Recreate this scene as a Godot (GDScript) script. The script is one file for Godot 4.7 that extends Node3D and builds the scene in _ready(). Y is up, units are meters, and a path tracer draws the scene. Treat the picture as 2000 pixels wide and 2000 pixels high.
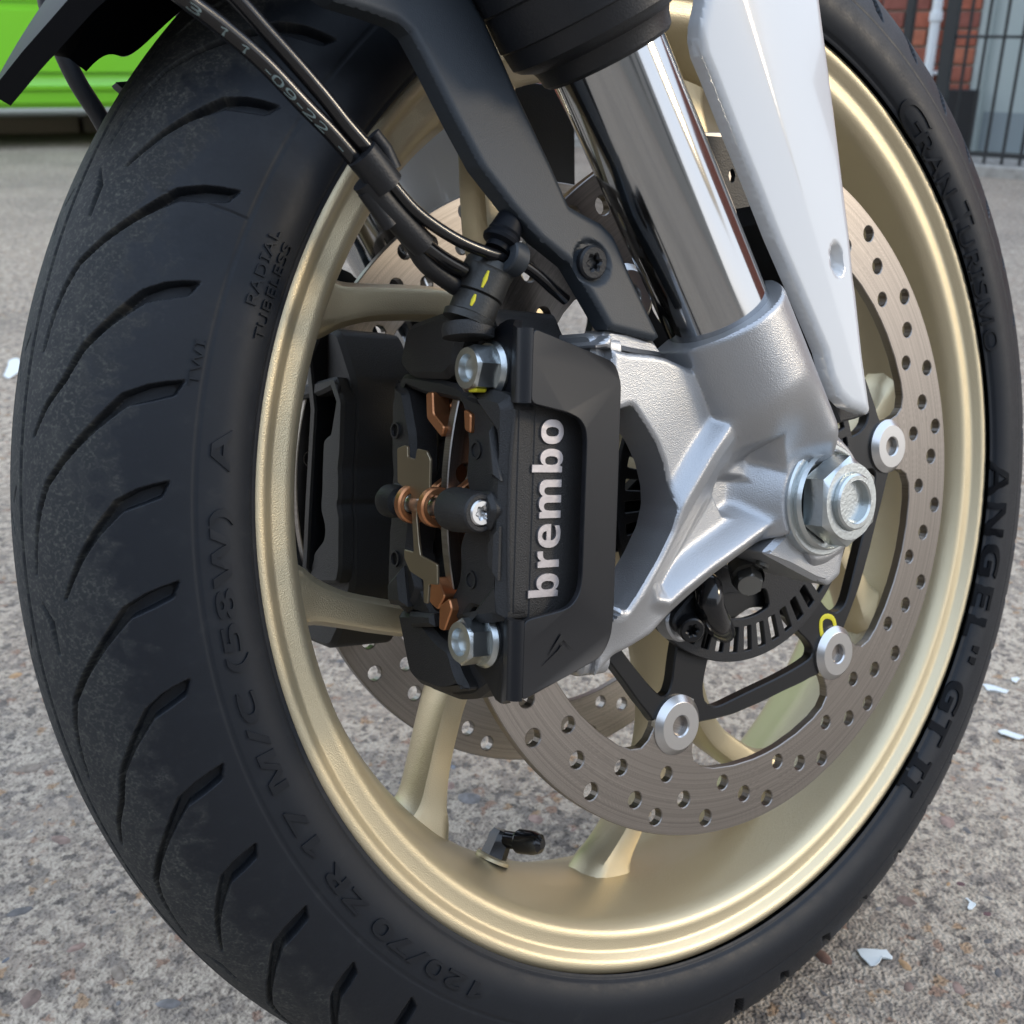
extends Node3D
# A parked motorcycle's front wheel, brake and fork, close up, in a yard.
# "Wheel frame": origin at the wheel centre, +x along the axle to the bike's right, +y up in the wheel plane, -z forward.
# The bike leans 14.2 degrees to its left on its side stand; BIKE turns the wheel frame into the world.

const CAM_C := Vector3(0.42626486, 0.10568003, 0.37281504)
const CAM_R := Vector3(0.58222526, -0.13654614, -0.80147920)
const CAM_U := Vector3(-0.08009170, 0.97136832, -0.22367144)
const CAM_B := Vector3(0.80907297, 0.19441900, 0.55461895)
const FPX := 2183.63
const LEAN := 0.248155
const TY0 := 0.2395   # radius of the tyre's ring
const TYR := 0.0590   # radius of its section
const E2 := Vector3(0, 0.979, -0.204)   # caliper: along its bolts
const E3 := Vector3(0, 0.204, 0.979)    # caliper: outwards from the axle

var BIKE: Transform3D
var bike: Node3D
var mt := {}
var rng := RandomNumberGenerator.new()

# ---------------------------------------------------------------- helpers
class Soup:
	var p := PackedVector3Array()
	func tri(a: Vector3, b: Vector3, c: Vector3):
		p.append(a); p.append(b); p.append(c)
	func quad(a: Vector3, b: Vector3, c: Vector3, d: Vector3):
		tri(a, b, c); tri(a, c, d)

func U(u: float, v: float, x: float) -> Vector3:   # the wheel-frame point a photo pixel (of 2000) shows, at lateral distance x
	var r := CAM_R * ((u - 1000.0) / FPX) + CAM_U * (-(v - 1000.0) / FPX) - CAM_B
	return CAM_C + r * ((x - CAM_C.x) / r.x)

func GP(u: float, v: float, y := 0.0) -> Vector3:  # the world point of a pixel at height y
	var r := BIKE.basis * (CAM_R * ((u - 1000.0) / FPX) + CAM_U * (-(v - 1000.0) / FPX) - CAM_B)
	var c := BIKE * CAM_C
	return c + r * ((y - c.y) / r.y)

func px(o: Vector2, s: float, pts: Array, x: float) -> PackedVector2Array:  # zoomed pixels -> (z, y) in the plane at x
	var out := PackedVector2Array()
	for q in pts:
		var w := U(o.x + q[0] * s, o.y + q[1] * s, x)
		out.append(Vector2(w.z, w.y))
	return out

func cal(x: float, t: float, r: float) -> Vector3:   # caliper coordinates in millimetres
	return Vector3(x * 0.001, 0, 0) + E2 * (t * 0.001) + E3 * (r * 0.001)

func pol(a: float, r: float, x: float) -> Vector3:
	var t := deg_to_rad(a)
	return Vector3(x, r * sin(t), -r * cos(t))

func finish(s: Soup, crease := 38.0, uvf = null) -> ArrayMesh:
	var n := s.p.size() / 3
	var fn := PackedVector3Array(); fn.resize(n)
	var at := {}
	var keys: Array = []
	keys.resize(n * 3)
	for i in n:
		var a := s.p[3 * i]
		fn[i] = (s.p[3 * i + 1] - a).cross(s.p[3 * i + 2] - a)
		for k in 3:
			var q := s.p[3 * i + k]
			var key := Vector3i(roundi(q.x * 50000.0), roundi(q.y * 50000.0), roundi(q.z * 50000.0))
			keys[3 * i + k] = key
			if not at.has(key): at[key] = PackedInt32Array([i])
			else: at[key].append(i)
	var un := PackedVector3Array(); un.resize(n)
	for i in n: un[i] = fn[i].normalized()
	var cc := cos(deg_to_rad(crease))
	var P := PackedVector3Array(); P.resize(n * 3)
	var N := PackedVector3Array(); N.resize(n * 3)
	var T := PackedVector2Array()
	if uvf != null: T.resize(n * 3)
	for i in n:
		for k in 3:
			var sum := Vector3.ZERO
			for j in at[keys[3 * i + k]]:
				if un[j].dot(un[i]) > cc: sum += fn[j]
			var o: int = 3 * i + [0, 2, 1][k]
			P[o] = s.p[3 * i + k]
			N[o] = sum.normalized() if sum.length_squared() > 1e-24 else un[i]
			if uvf != null: T[o] = uvf.call(P[o])
	return arr_mesh(P, N, T)

func arr_mesh(P, N, T = PackedVector2Array(), I = PackedInt32Array(), Cc = PackedColorArray()) -> ArrayMesh:
	var a := []
	a.resize(Mesh.ARRAY_MAX)
	a[Mesh.ARRAY_VERTEX] = P
	a[Mesh.ARRAY_NORMAL] = N
	if T.size(): a[Mesh.ARRAY_TEX_UV] = T
	if I.size(): a[Mesh.ARRAY_INDEX] = I
	if Cc.size(): a[Mesh.ARRAY_COLOR] = Cc
	var m := ArrayMesh.new()
	m.add_surface_from_arrays(Mesh.PRIMITIVE_TRIANGLES, a)
	return m

func mirrored(m: ArrayMesh) -> ArrayMesh:
	var a := m.surface_get_arrays(0)
	var P: PackedVector3Array = a[Mesh.ARRAY_VERTEX]
	var N: PackedVector3Array = a[Mesh.ARRAY_NORMAL]
	for i in P.size():
		P[i].x = -P[i].x; N[i].x = -N[i].x
	var T = a[Mesh.ARRAY_TEX_UV] if a[Mesh.ARRAY_TEX_UV] != null else PackedVector2Array()
	var I = a[Mesh.ARRAY_INDEX] if a[Mesh.ARRAY_INDEX] != null else PackedInt32Array()
	if not I.size():
		I = PackedInt32Array(range(P.size()))
	for k in I.size() / 3:
		var q = I[3 * k + 1]; I[3 * k + 1] = I[3 * k + 2]; I[3 * k + 2] = q
	return arr_mesh(P, N, T, I)

func part(called: String, mesh: Mesh, m: Material, parent: Node, label := "") -> MeshInstance3D:
	var o := MeshInstance3D.new()
	o.name = called
	o.mesh = mesh
	o.material_override = null
	if mesh != null and mesh.get_surface_count(): mesh.surface_set_material(0, m) if mesh is ArrayMesh else o.set_surface_override_material(0, m)
	parent.add_child(o, true)
	if label: o.set_meta("label", label)
	return o

func tag(o: Node, label: String, category: String, group := "") -> Node:
	o.set_meta("label", label); o.set_meta("category", category)
	if group: o.set_meta("group", group)
	return o

func thing(called: String, label: String, category: String, group := "", at := Vector3.ZERO) -> Node3D:
	var o := Node3D.new(); o.name = called; add_child(o, true); o.position = at
	return tag(o, label, category, group)

func struct(called: String, mesh: Mesh, m: Material, parent: Node = null) -> MeshInstance3D:
	var o := part(called, mesh, m, self if parent == null else parent)
	if parent == null: o.set_meta("kind", "structure")
	return o

func frame_of(axis: Vector3) -> Basis:   # columns: two across, then the axis
	var w := axis.normalized()
	var h := Vector3.UP if absf(w.y) < 0.9 else Vector3.RIGHT
	var u := h.cross(w).normalized()
	return Basis(u, w.cross(u), w)

func lathe(s: Soup, prof: Array, o: Vector3, axis: Vector3, seg := 32, a0 := 0.0, a1 := TAU, turn := 0.0):
	var f := frame_of(axis)
	var cs := []
	for j in seg + 1:
		var t := a0 + (a1 - a0) * j / seg + turn
		cs.append(f.x * cos(t) + f.y * sin(t))
	if is_equal_approx(a1 - a0, TAU): cs[seg] = cs[0]
	for i in prof.size() - 1:
		var p: Vector2 = prof[i]
		var q: Vector2 = prof[i + 1]
		for j in seg:
			var A: Vector3 = o + f.z * p.x + cs[j] * p.y
			var B: Vector3 = o + f.z * p.x + cs[j + 1] * p.y
			var Cq: Vector3 = o + f.z * q.x + cs[j + 1] * q.y
			var D: Vector3 = o + f.z * q.x + cs[j] * q.y
			if p.y > 1e-7: s.tri(A, B, Cq if q.y > 1e-7 else D)
			if q.y > 1e-7: s.tri(A, Cq, D)

func V2(l: Array) -> Array:
	var o := []
	for i in l.size() / 2: o.append(Vector2(l[2 * i], l[2 * i + 1]))
	return o

func rod(s: Soup, a: Vector3, b: Vector3, r0: float, r1 := -1.0, seg := 20, ch := 0.0):
	if r1 < 0: r1 = r0
	var h := (b - a).length()
	var prof := V2([0, 0, 0, r0 - ch, ch, r0, h - ch, r1, h, r1 - ch, h, 0]) if ch > 0 else V2([0, 0, 0, r0, h, r1, h, 0])
	lathe(s, prof, a, b - a, seg)

func hexhead(s: Soup, o: Vector3, axis: Vector3, r: float, h: float, turn := 0.0, hole := 0.0, deep := 0.0):  # bevelled hexagon, with a dish or bore
	var c := r * 0.93
	lathe(s, V2([0, r, h * 0.86, r]), o, axis, 6, 0, TAU, turn)
	var f := frame_of(axis)
	var seg := 36
	for j in seg:   # bevel from the hexagon to a round top
		var A := TAU * j / seg
		var B := TAU * (j + 1) / seg
		var hr := func(t): return r * cos(PI / 6) / cos(fposmod(t, PI / 3) - PI / 6)
		var d := func(t): return f.x * cos(t + turn) + f.y * sin(t + turn)
		var tip := r * 0.84
		s.quad(o + f.z * h * 0.86 + d.call(A) * hr.call(A), o + f.z * h * 0.86 + d.call(B) * hr.call(B), o + f.z * h + d.call(B) * tip, o + f.z * h + d.call(A) * tip)
	if hole > 0: lathe(s, V2([h, r * 0.84, h, hole, h - deep, hole * 0.86, h - deep, 0]), o, axis, seg, 0, TAU, turn)
	else: lathe(s, V2([h, r * 0.84, h, 0]), o, axis, seg, 0, TAU, turn)

func catmull(pts: Array, n: int) -> Array:
	var out := []
	for i in pts.size() - 1:
		var a = pts[maxi(i - 1, 0)]; var b = pts[i]; var c = pts[i + 1]; var d = pts[mini(i + 2, pts.size() - 1)]
		for k in n:
			var t := float(k) / n
			out.append(b.cubic_interpolate(c, a, d, t))
	out.append(pts[-1])
	return out

func tube(s: Soup, pts: Array, r, seg := 14, caps := true):
	var rings := []
	var f := frame_of(pts[1] - pts[0])
	for i in pts.size():
		var d: Vector3 = (pts[mini(i + 1, pts.size() - 1)] - pts[maxi(i - 1, 0)]).normalized()
		var u := (f.x - d * f.x.dot(d)).normalized()
		f = Basis(u, d.cross(u), d)
		var rr: float = r if not (r is Array) else r[i]
		var ring := []
		for j in seg: ring.append(pts[i] + (f.x * cos(TAU * j / seg) + f.y * sin(TAU * j / seg)) * rr)
		rings.append(ring)
	loft(s, rings, caps)

func loft(s: Soup, rings: Array, caps := true):
	var m: int = rings[0].size()
	for i in rings.size() - 1:
		for j in m:
			var k := (j + 1) % m
			s.quad(rings[i][j], rings[i][k], rings[i + 1][k], rings[i + 1][j])
	if caps:
		for e in [0, rings.size() - 1]:
			var c := Vector3.ZERO
			for q in rings[e]: c += q
			c /= m
			for j in m:
				if e == 0: s.tri(c, rings[e][(j + 1) % m], rings[e][j])
				else: s.tri(c, rings[e][j], rings[e][(j + 1) % m])

func dense(poly: PackedVector2Array, sp: float) -> PackedVector2Array:
	var o := PackedVector2Array()
	for i in poly.size():
		var a := poly[i]; var b := poly[(i + 1) % poly.size()]
		var n := maxi(1, ceili(a.distance_to(b) / sp))
		for k in n: o.append(a.lerp(b, float(k) / n))
	return o

func rounded(poly: PackedVector2Array, rad, steps := 5) -> PackedVector2Array:   # fillet every corner
	var o := PackedVector2Array()
	var n := poly.size()
	for i in n:
		var p := poly[i]; var a := poly[(i + n - 1) % n]; var b := poly[(i + 1) % n]
		var r: float = rad if not (rad is Array) else rad[i]
		var d := minf(r, minf(p.distance_to(a), p.distance_to(b)) * 0.45)
		var s := p.move_toward(a, d); var e := p.move_toward(b, d)
		if d < 1e-6:
			o.append(p); continue
		for k in steps + 1:
			var t := float(k) / steps
			o.append(s.lerp(p, t).lerp(p.lerp(e, t), t))
	return o

func inset(poly: PackedVector2Array, d: float) -> PackedVector2Array:   # counter-clockwise polygon, moved inwards
	var o := PackedVector2Array()
	var n := poly.size()
	for i in n:
		var e := (poly[(i + 1) % n] - poly[i]).normalized()
		var g := (poly[i] - poly[(i + n - 1) % n]).normalized()
		var m := Vector2(-e.y, e.x) + Vector2(-g.y, g.x)
		var l := m.length()
		o.append(poly[i] + (m / maxf(l, 0.6) * (2.0 / maxf(l, 1.0)) * d if l > 0.01 else Vector2.ZERO))
	return o

func ccw(p: PackedVector2Array) -> PackedVector2Array:
	if Geometry2D.is_polygon_clockwise(p):
		p = p.duplicate(); p.reverse()
	return p

func plate(s: Soup, outline: PackedVector2Array, holes: Array, xf: Callable, w0: float, w1: float, ch := 0.0, sp := 0.0):
	# xf(u, v, w) -> Vector3; front at w1. Orientation is read from xf.
	var e0: Vector3 = xf.call(0, 0, 0)
	var flip: bool = (xf.call(0.001, 0, 0) - e0).cross(xf.call(0, 0.001, 0) - e0).dot(xf.call(0, 0, 0.001) - e0) < 0
	var P := ccw(outline)
	if sp > 0: P = dense(P, sp)
	var loops := [P]
	for h in holes: loops.append(ccw(h))
	var tris := PackedInt32Array()
	var pts := PackedVector2Array()
	var ins := []
	for i in loops.size():
		var q: PackedVector2Array = inset(loops[i], ch if i == 0 else -ch) if ch > 0 else loops[i]
		ins.append(q)
		pts.append_array(q)
	if holes.is_empty():
		tris = Geometry2D.triangulate_polygon(pts)
	if tris.is_empty():
		var d := Geometry2D.triangulate_delaunay(pts)
		var owner_of := PackedInt32Array()
		for i in ins.size():
			for k in ins[i].size(): owner_of.append(i)
		for k in d.size() / 3:
			var c := (pts[d[3 * k]] + pts[d[3 * k + 1]] + pts[d[3 * k + 2]]) / 3.0
			if not Geometry2D.is_point_in_polygon(c, ins[0]): continue
			var ok := true
			if owner_of[d[3 * k]] == owner_of[d[3 * k + 1]] and owner_of[d[3 * k]] == owner_of[d[3 * k + 2]] and owner_of[d[3 * k]] > 0:
				ok = not Geometry2D.is_point_in_polygon(c, ins[owner_of[d[3 * k]]])
			if ok:
				tris.append(d[3 * k]); tris.append(d[3 * k + 1]); tris.append(d[3 * k + 2])
	var put := func(a, b, c):
		if flip: s.tri(a, c, b)
		else: s.tri(a, b, c)
	for k in tris.size() / 3:
		var a := pts[tris[3 * k]]; var b := pts[tris[3 * k + 1]]; var c := pts[tris[3 * k + 2]]
		if (b - a).cross(c - a) < 0:
			var q := b; b = c; c = q
		put.call(xf.call(a.x, a.y, w1), xf.call(b.x, b.y, w1), xf.call(c.x, c.y, w1))
		put.call(xf.call(a.x, a.y, w0), xf.call(c.x, c.y, w0), xf.call(b.x, b.y, w0))
	for i in loops.size():
		var L: PackedVector2Array = loops[i]
		var I: PackedVector2Array = ins[i]
		var n := L.size()
		for j in n:
			var k := (j + 1) % n
			var ja := j; var ka := k
			if i > 0: ja = k; ka = j
			var rows := [[I, w0], [L, w0 + ch], [L, w1 - ch], [I, w1]] if ch > 0 else [[L, w0], [L, w1]]
			for q in rows.size() - 1:
				var A: Vector2 = rows[q][0][ja]; var B: Vector2 = rows[q][0][ka]
				var Cc: Vector2 = rows[q + 1][0][ka]; var D: Vector2 = rows[q + 1][0][ja]
				put.call(xf.call(A.x, A.y, rows[q][1]), xf.call(B.x, B.y, rows[q][1]), xf.call(Cc.x, Cc.y, rows[q + 1][1]))
				put.call(xf.call(A.x, A.y, rows[q][1]), xf.call(Cc.x, Cc.y, rows[q + 1][1]), xf.call(D.x, D.y, rows[q + 1][1]))

func wheel_xf(u, v, w) -> Vector3: return Vector3(w, v, u)      # (z, y, x)
func cal_xf(u, v, w) -> Vector3: return cal(u, v, w)            # (x, t, r) in millimetres
func cal_side(u, v, w) -> Vector3: return cal(w, u, v)          # (t, r, x) in millimetres

func circle(c: Vector2, r: float, n: int, a0 := 0.0) -> PackedVector2Array:
	var o := PackedVector2Array()
	for i in n: o.append(c + Vector2(cos(a0 + TAU * i / n), sin(a0 + TAU * i / n)) * r)
	return o

func PV(l: Array) -> PackedVector2Array:
	var o := PackedVector2Array()
	for i in l.size() / 2: o.append(Vector2(l[2 * i], l[2 * i + 1]))
	return o

func srgb(r: float, g: float, b: float) -> Color: return Color(r, g, b).linear_to_srgb()

func mat(rough: float, metal: float, r: float, g: float, b: float) -> StandardMaterial3D:   # base colour as linear reflectance
	var m := StandardMaterial3D.new()
	m.albedo_color = srgb(r, g, b); m.roughness = rough; m.metallic = metal
	return m

func noise_img(w: int, h: int, freq: float, sd: int, oct := 4, type := FastNoiseLite.TYPE_SIMPLEX_SMOOTH, seamless := true) -> Image:
	var n := FastNoiseLite.new()
	n.seed = sd; n.noise_type = type; n.frequency = freq; n.fractal_octaves = oct
	n.fractal_type = FastNoiseLite.FRACTAL_FBM if oct > 1 else FastNoiseLite.FRACTAL_NONE
	var im := n.get_seamless_image(w, h) if seamless else n.get_image(w, h)
	im.convert(Image.FORMAT_L8)
	return im

func tex(im: Image) -> ImageTexture:
	im.generate_mipmaps()
	return ImageTexture.create_from_image(im)

func tinted(im: Image, ramp: Array) -> Image:   # grey noise -> colours; ramp of [value, linear r, g, b]
	var d := im.get_data()
	var lut := []
	for v in 256:
		var x := v / 255.0
		var c := srgb(ramp[0][1], ramp[0][2], ramp[0][3])
		for k in ramp.size() - 1:
			if x >= ramp[k][0]:
				var t := clampf((x - ramp[k][0]) / maxf(ramp[k + 1][0] - ramp[k][0], 1e-4), 0, 1)
				c = srgb(lerpf(ramp[k][1], ramp[k + 1][1], t), lerpf(ramp[k][2], ramp[k + 1][2], t), lerpf(ramp[k][3], ramp[k + 1][3], t))
		lut.append([int(c.r * 255 + 0.5), int(c.g * 255 + 0.5), int(c.b * 255 + 0.5)])
	var o := PackedByteArray(); o.resize(d.size() * 3)
	for i in d.size():
		var l: Array = lut[d[i]]
		o[3 * i] = l[0]; o[3 * i + 1] = l[1]; o[3 * i + 2] = l[2]
	return Image.create_from_data(im.get_width(), im.get_height(), false, Image.FORMAT_RGB8, o)

func grain(m: StandardMaterial3D, freq: float, sd: int, scale: float, strength: float, world := false):   # fine relief
	var im := noise_img(512, 512, freq, sd, 3)
	im.convert(Image.FORMAT_RGBA8)
	im.bump_map_to_normal_map(6.0)
	m.normal_enabled = true
	m.normal_texture = tex(im)
	m.normal_scale = strength
	m.uv1_triplanar = true
	m.uv1_world_triplanar = world
	m.uv1_scale = Vector3.ONE * scale

func tri_tex(m: StandardMaterial3D, im: Image, scale: float):
	m.albedo_texture = tex(im); m.uv1_triplanar = true; m.uv1_scale = Vector3.ONE * scale

func letters(text: String, h: float, depth: float, weight := 700, fnt := "Droid Sans") -> Array:   # [positions, normals] with x along the line, y up from the base line, z out
	var tm := TextMesh.new()
	var sf := SystemFont.new()
	sf.font_names = PackedStringArray([fnt]); sf.font_weight = weight
	tm.font = sf; tm.text = text; tm.font_size = 64; tm.pixel_size = h / 46.0; tm.depth = depth
	tm.horizontal_alignment = HORIZONTAL_ALIGNMENT_LEFT; tm.vertical_alignment = VERTICAL_ALIGNMENT_BOTTOM
	var a := tm.surface_get_arrays(0)
	return [a[Mesh.ARRAY_VERTEX], a[Mesh.ARRAY_NORMAL], a[Mesh.ARRAY_INDEX]]

func bent_letters(text: String, h: float, depth: float, f: Callable, weight: int, length: float) -> ArrayMesh:   # f(along, up, out) -> Vector3; the line is fitted to length x h
	var a := letters(text, h, depth, weight)
	var P: PackedVector3Array = a[0]
	var I: PackedInt32Array = a[2]
	var lo := P[0]; var hi := P[0]
	for q in P: lo = lo.min(q); hi = hi.max(q)
	var s := Soup.new()
	var M := PackedVector3Array()
	for q in P: M.append(f.call((q.x - lo.x) / (hi.x - lo.x) * length, (q.y - lo.y) / (hi.y - lo.y) * h, q.z))
	for k in I.size() / 3:
		s.tri(M[I[3 * k]], M[I[3 * k + 2]], M[I[3 * k + 1]])
	return finish(s, 30.0)

# ---------------------------------------------------------------- scene
func _ready():
	rng.seed = 7
	var h := TY0 * cos(LEAN) + TYR
	BIKE = Transform3D(Basis(Vector3(0, 0, 1), LEAN), Vector3(0, h - 0.0008, 0))
	# camera
	var cam := Camera3D.new()
	cam.transform = BIKE * Transform3D(Basis(CAM_R, CAM_U, CAM_B), CAM_C)
	cam.fov = rad_to_deg(2.0 * atan(1000.0 / FPX))
	cam.near = 0.02; cam.far = 200.0
	cam.current = true
	var lens := CameraAttributesPhysical.new()
	lens.frustum_focal_length = 12.0 * FPX / 1000.0
	lens.exposure_aperture = 14.0
	lens.frustum_focus_distance = 0.45
	lens.frustum_near = 0.02; lens.frustum_far = 200.0
	cam.attributes = lens
	add_child(cam)
	# sky, light and exposure
	var env := Environment.new()
	var sky := Sky.new()
	var sm := ProceduralSkyMaterial.new()
	sm.sky_top_color = srgb(0.58, 0.73, 0.97)
	sm.sky_horizon_color = srgb(0.93, 0.92, 0.91)
	sm.sky_curve = 0.25
	sm.ground_bottom_color = srgb(0.2, 0.19, 0.18)
	sm.ground_horizon_color = srgb(0.4, 0.38, 0.36)
	sm.sun_angle_max = 1.0
	sky.sky_material = sm
	env.background_mode = Environment.BG_SKY
	env.sky = sky
	env.background_energy_multiplier = 1.0
	env.tonemap_mode = Environment.TONE_MAPPER_LINEAR
	env.tonemap_exposure = 2.2
	env.sdfgi_enabled = true; env.ssao_enabled = true; env.ssil_enabled = true
	var we := WorldEnvironment.new(); we.environment = env; add_child(we)
	var sun := DirectionalLight3D.new()
	sun.light_energy = 0.2; sun.light_angular_distance = 10.0; sun.light_color = Color(1.0, 0.93, 0.82); sun.shadow_enabled = true
	add_child(sun)
	sun.look_at_from_position(Vector3(1.9, 1.15, -2.2), Vector3.ZERO)

	make_materials()
	make_setting()
	bike = thing("motorcycle", "leaning motorcycle with gold front wheel, silver fork foot and black brake caliper", "motorcycle")
	bike.transform = BIKE
	make_tyre()
	make_rim()
	make_discs()
	make_fork()
	make_caliper()
	make_details()
	make_yard()

func make_materials():
	# tyre: clean shoulder, scuffed and dusty centre
	var W := 1024; var H := 512
	var n1 := noise_img(W, H, 0.045, 21, 4).get_data()
	var n2 := noise_img(W, H, 0.022, 22, 5).get_data()
	var n3 := noise_img(W, H, 0.20, 23, 2).get_data()
	var alb := PackedByteArray(); alb.resize(W * H * 3)
	var rgh := PackedByteArray(); rgh.resize(W * H)
	for y in H:
		var phi := absf((y + 0.5) / H * 210.0 - 105.0)
		for x in W:
			var i := y * W + x
			var a := n1[i] / 255.0; var b := n2[i] / 255.0; var c := n3[i] / 255.0
			var k := smoothstep(54.0, 36.0, phi + (b - 0.5) * 34.0 + (a - 0.5) * 18.0 + (c - 0.5) * 10.0)
			var line := 1.0 - absf(2.0 * a - 1.0)
			var sp := 0.38 * smoothstep(0.88, 0.99, line) + 0.65 * smoothstep(0.58, 0.80, c) + 0.22 * smoothstep(0.45, 0.8, b)
			var e := k * (0.22 + sp) + (1.0 - k) * (0.10 * smoothstep(0.5, 0.8, b) * smoothstep(0.5, 0.9, a) + 0.20 * smoothstep(0.90, 0.99, c))
			var col := srgb(0.0110 + 0.056 * e, 0.0132 + 0.053 * e, 0.0172 + 0.042 * e)
			alb[3 * i] = int(col.r * 255.0 + 0.5); alb[3 * i + 1] = int(col.g * 255.0 + 0.5); alb[3 * i + 2] = int(col.b * 255.0 + 0.5)
			rgh[i] = int(255.0 * clampf(0.50 + 0.30 * k + 0.16 * (c - 0.5) + 0.14 * (b - 0.5), 0, 1))
	mt.rubber = mat(1.0, 0.0, 1, 1, 1)
	mt.rubber.albedo_texture = tex(Image.create_from_data(W, H, false, Image.FORMAT_RGB8, alb))
	mt.rubber.roughness_texture = tex(Image.create_from_data(W, H, false, Image.FORMAT_L8, rgh))
	mt.rubber_plain = mat(0.6, 0.0, 0.015, 0.015, 0.017)
	mt.rubber_raised = mat(0.46, 0.0, 0.0085, 0.0100, 0.0130)
	mt.rubber_dark = mat(0.34, 0.0, 0.004, 0.0045, 0.006)
	mt.letter = mat(0.45, 0.9, 0.46, 0.43, 0.435); grain(mt.letter, 0.02, 14, 30.0, 0.12)
	mt.gold = mat(0.39, 0.70, 0.585, 0.50, 0.335); grain(mt.gold, 0.12, 3, 22.0, 0.22)
	mt.silver = mat(0.37, 0.72, 0.40, 0.405, 0.415); grain(mt.silver, 0.12, 5, 24.0, 0.28)
	for m in [mt.rubber, mt.rubber_raised, mt.rubber_plain]: m.metallic_specular = 0.36
	mt.rubber_dark.metallic_specular = 0.2
	# disc: turned rings with fine scratches
	var D := 1024
	var ring := PackedByteArray(); ring.resize(D * D)
	var rr := FastNoiseLite.new(); rr.seed = 31; rr.frequency = 0.9; rr.fractal_octaves = 2
	var rad := PackedFloat32Array(); rad.resize(1600)
	for i in 1600: rad[i] = rr.get_noise_1d(i * 1.3) * 0.8 + rr.get_noise_1d(i * 0.08 + 900.0) * 0.25
	for y in D:
		for x in D:
			var q := sqrt((x - 511.5) * (x - 511.5) + (y - 511.5) * (y - 511.5)) * 2.0
			ring[y * D + x] = int(clampf(196.0 + 34.0 * rad[mini(int(q), 1599)], 0, 255))
	var rim_img := Image.create_from_data(D, D, false, Image.FORMAT_L8, ring)
	mt.steel = mat(0.38, 1.0, 0.50, 0.455, 0.415)
	mt.steel.albedo_texture = tex(rim_img)
	mt.steel_plain = mat(0.30, 1.0, 0.42, 0.40, 0.385)
	mt.alu = mat(0.3, 1.0, 0.58, 0.575, 0.57)
	mt.zinc = mat(0.32, 1.0, 0.55, 0.58, 0.58); grain(mt.zinc, 0.03, 8, 30.0, 0.15)
	mt.chrome = mat(0.11, 1.0, 0.42, 0.425, 0.43)
	mt.black_ano = mat(0.36, 0.2, 0.0065, 0.0068, 0.008)
	mt.black_paint = mat(0.46, 0.0, 0.0085, 0.0090, 0.0108); grain(mt.black_paint, 0.06, 12, 26.0, 0.18)
	mt.plate_black = mat(0.36, 0.0, 0.0055, 0.0060, 0.0080)
	mt.plastic = mat(0.5, 0.0, 0.021, 0.026, 0.032); grain(mt.plastic, 0.1, 9, 26.0, 0.12)
	mt.plastic_dark = mat(0.5, 0.0, 0.0050, 0.0060, 0.0085)
	mt.gloss_black = mat(0.16, 0.0, 0.007, 0.007, 0.008)
	mt.iron_dull = mat(0.5, 0.9, 0.22, 0.22, 0.21)
	mt.white = mat(0.16, 0.0, 0.56, 0.56, 0.555); mt.white.clearcoat_enabled = true; mt.white.clearcoat = 0.8; mt.white.clearcoat_roughness = 0.04
	for m in [mt.black_paint, mt.plate_black, mt.plastic]: m.metallic_specular = 0.45
	mt.plastic_dark.metallic_specular = 0.25
	mt.copper = mat(0.38, 0.9, 0.55, 0.24, 0.11)
	mt.brass = mat(0.38, 0.9, 0.34, 0.28, 0.19)
	mt.yellow = mat(0.6, 0.0, 0.62, 0.55, 0.02)
	mt.print = mat(0.7, 0.0, 0.15, 0.20, 0.20)
	mt.cast_black = mat(0.58, 0.0, 0.0125, 0.0118, 0.0118); grain(mt.cast_black, 0.08, 15, 30.0, 0.4); mt.cast_black.metallic_specular = 0.5
	mt.worn_black = mat(0.42, 0.6, 0.045, 0.045, 0.043); grain(mt.worn_black, 0.03, 16, 60.0, 0.3)
	# yard
	mt.concrete = mat(0.92, 0.0, 1, 1, 1)
	var G := 1024
	var c1 := FastNoiseLite.new(); c1.seed = 41; c1.noise_type = FastNoiseLite.TYPE_CELLULAR; c1.frequency = 0.10; c1.domain_warp_enabled = true; c1.domain_warp_amplitude = 9.0; c1.domain_warp_frequency = 0.12; c1.domain_warp_fractal_octaves = 3; c1.fractal_type = FastNoiseLite.FRACTAL_NONE; c1.cellular_return_type = FastNoiseLite.RETURN_CELL_VALUE
	var g1i := c1.get_seamless_image(G, G); g1i.convert(Image.FORMAT_L8)
	var g1 := g1i.get_data()
	var g2 := noise_img(G, G, 0.042, 42, 5).get_data()
	var g3 := noise_img(G, G, 0.22, 43, 3).get_data()
	var ga := PackedByteArray(); ga.resize(G * G * 3)
	var lut := []
	for v in 256:
		var t := v / 255.0
		var base := [0.20, 0.185, 0.17]
		if t < 0.08: base = [0.10, 0.094, 0.09]
		elif t < 0.26: base = [0.17, 0.16, 0.15]
		elif t < 0.44: base = [0.235, 0.215, 0.19]
		elif t < 0.48: base = [0.22, 0.15, 0.115]
		elif t < 0.51: base = [0.27, 0.19, 0.12]
		elif t < 0.74: base = [0.215, 0.20, 0.182]
		elif t < 0.90: base = [0.29, 0.27, 0.235]
		else: base = [0.37, 0.345, 0.30]
		lut.append(base)
	var g4 := noise_img(G, G, 0.105, 46, 3).get_data()
	var g5 := noise_img(G, G, 0.012, 47, 3).get_data()
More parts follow.
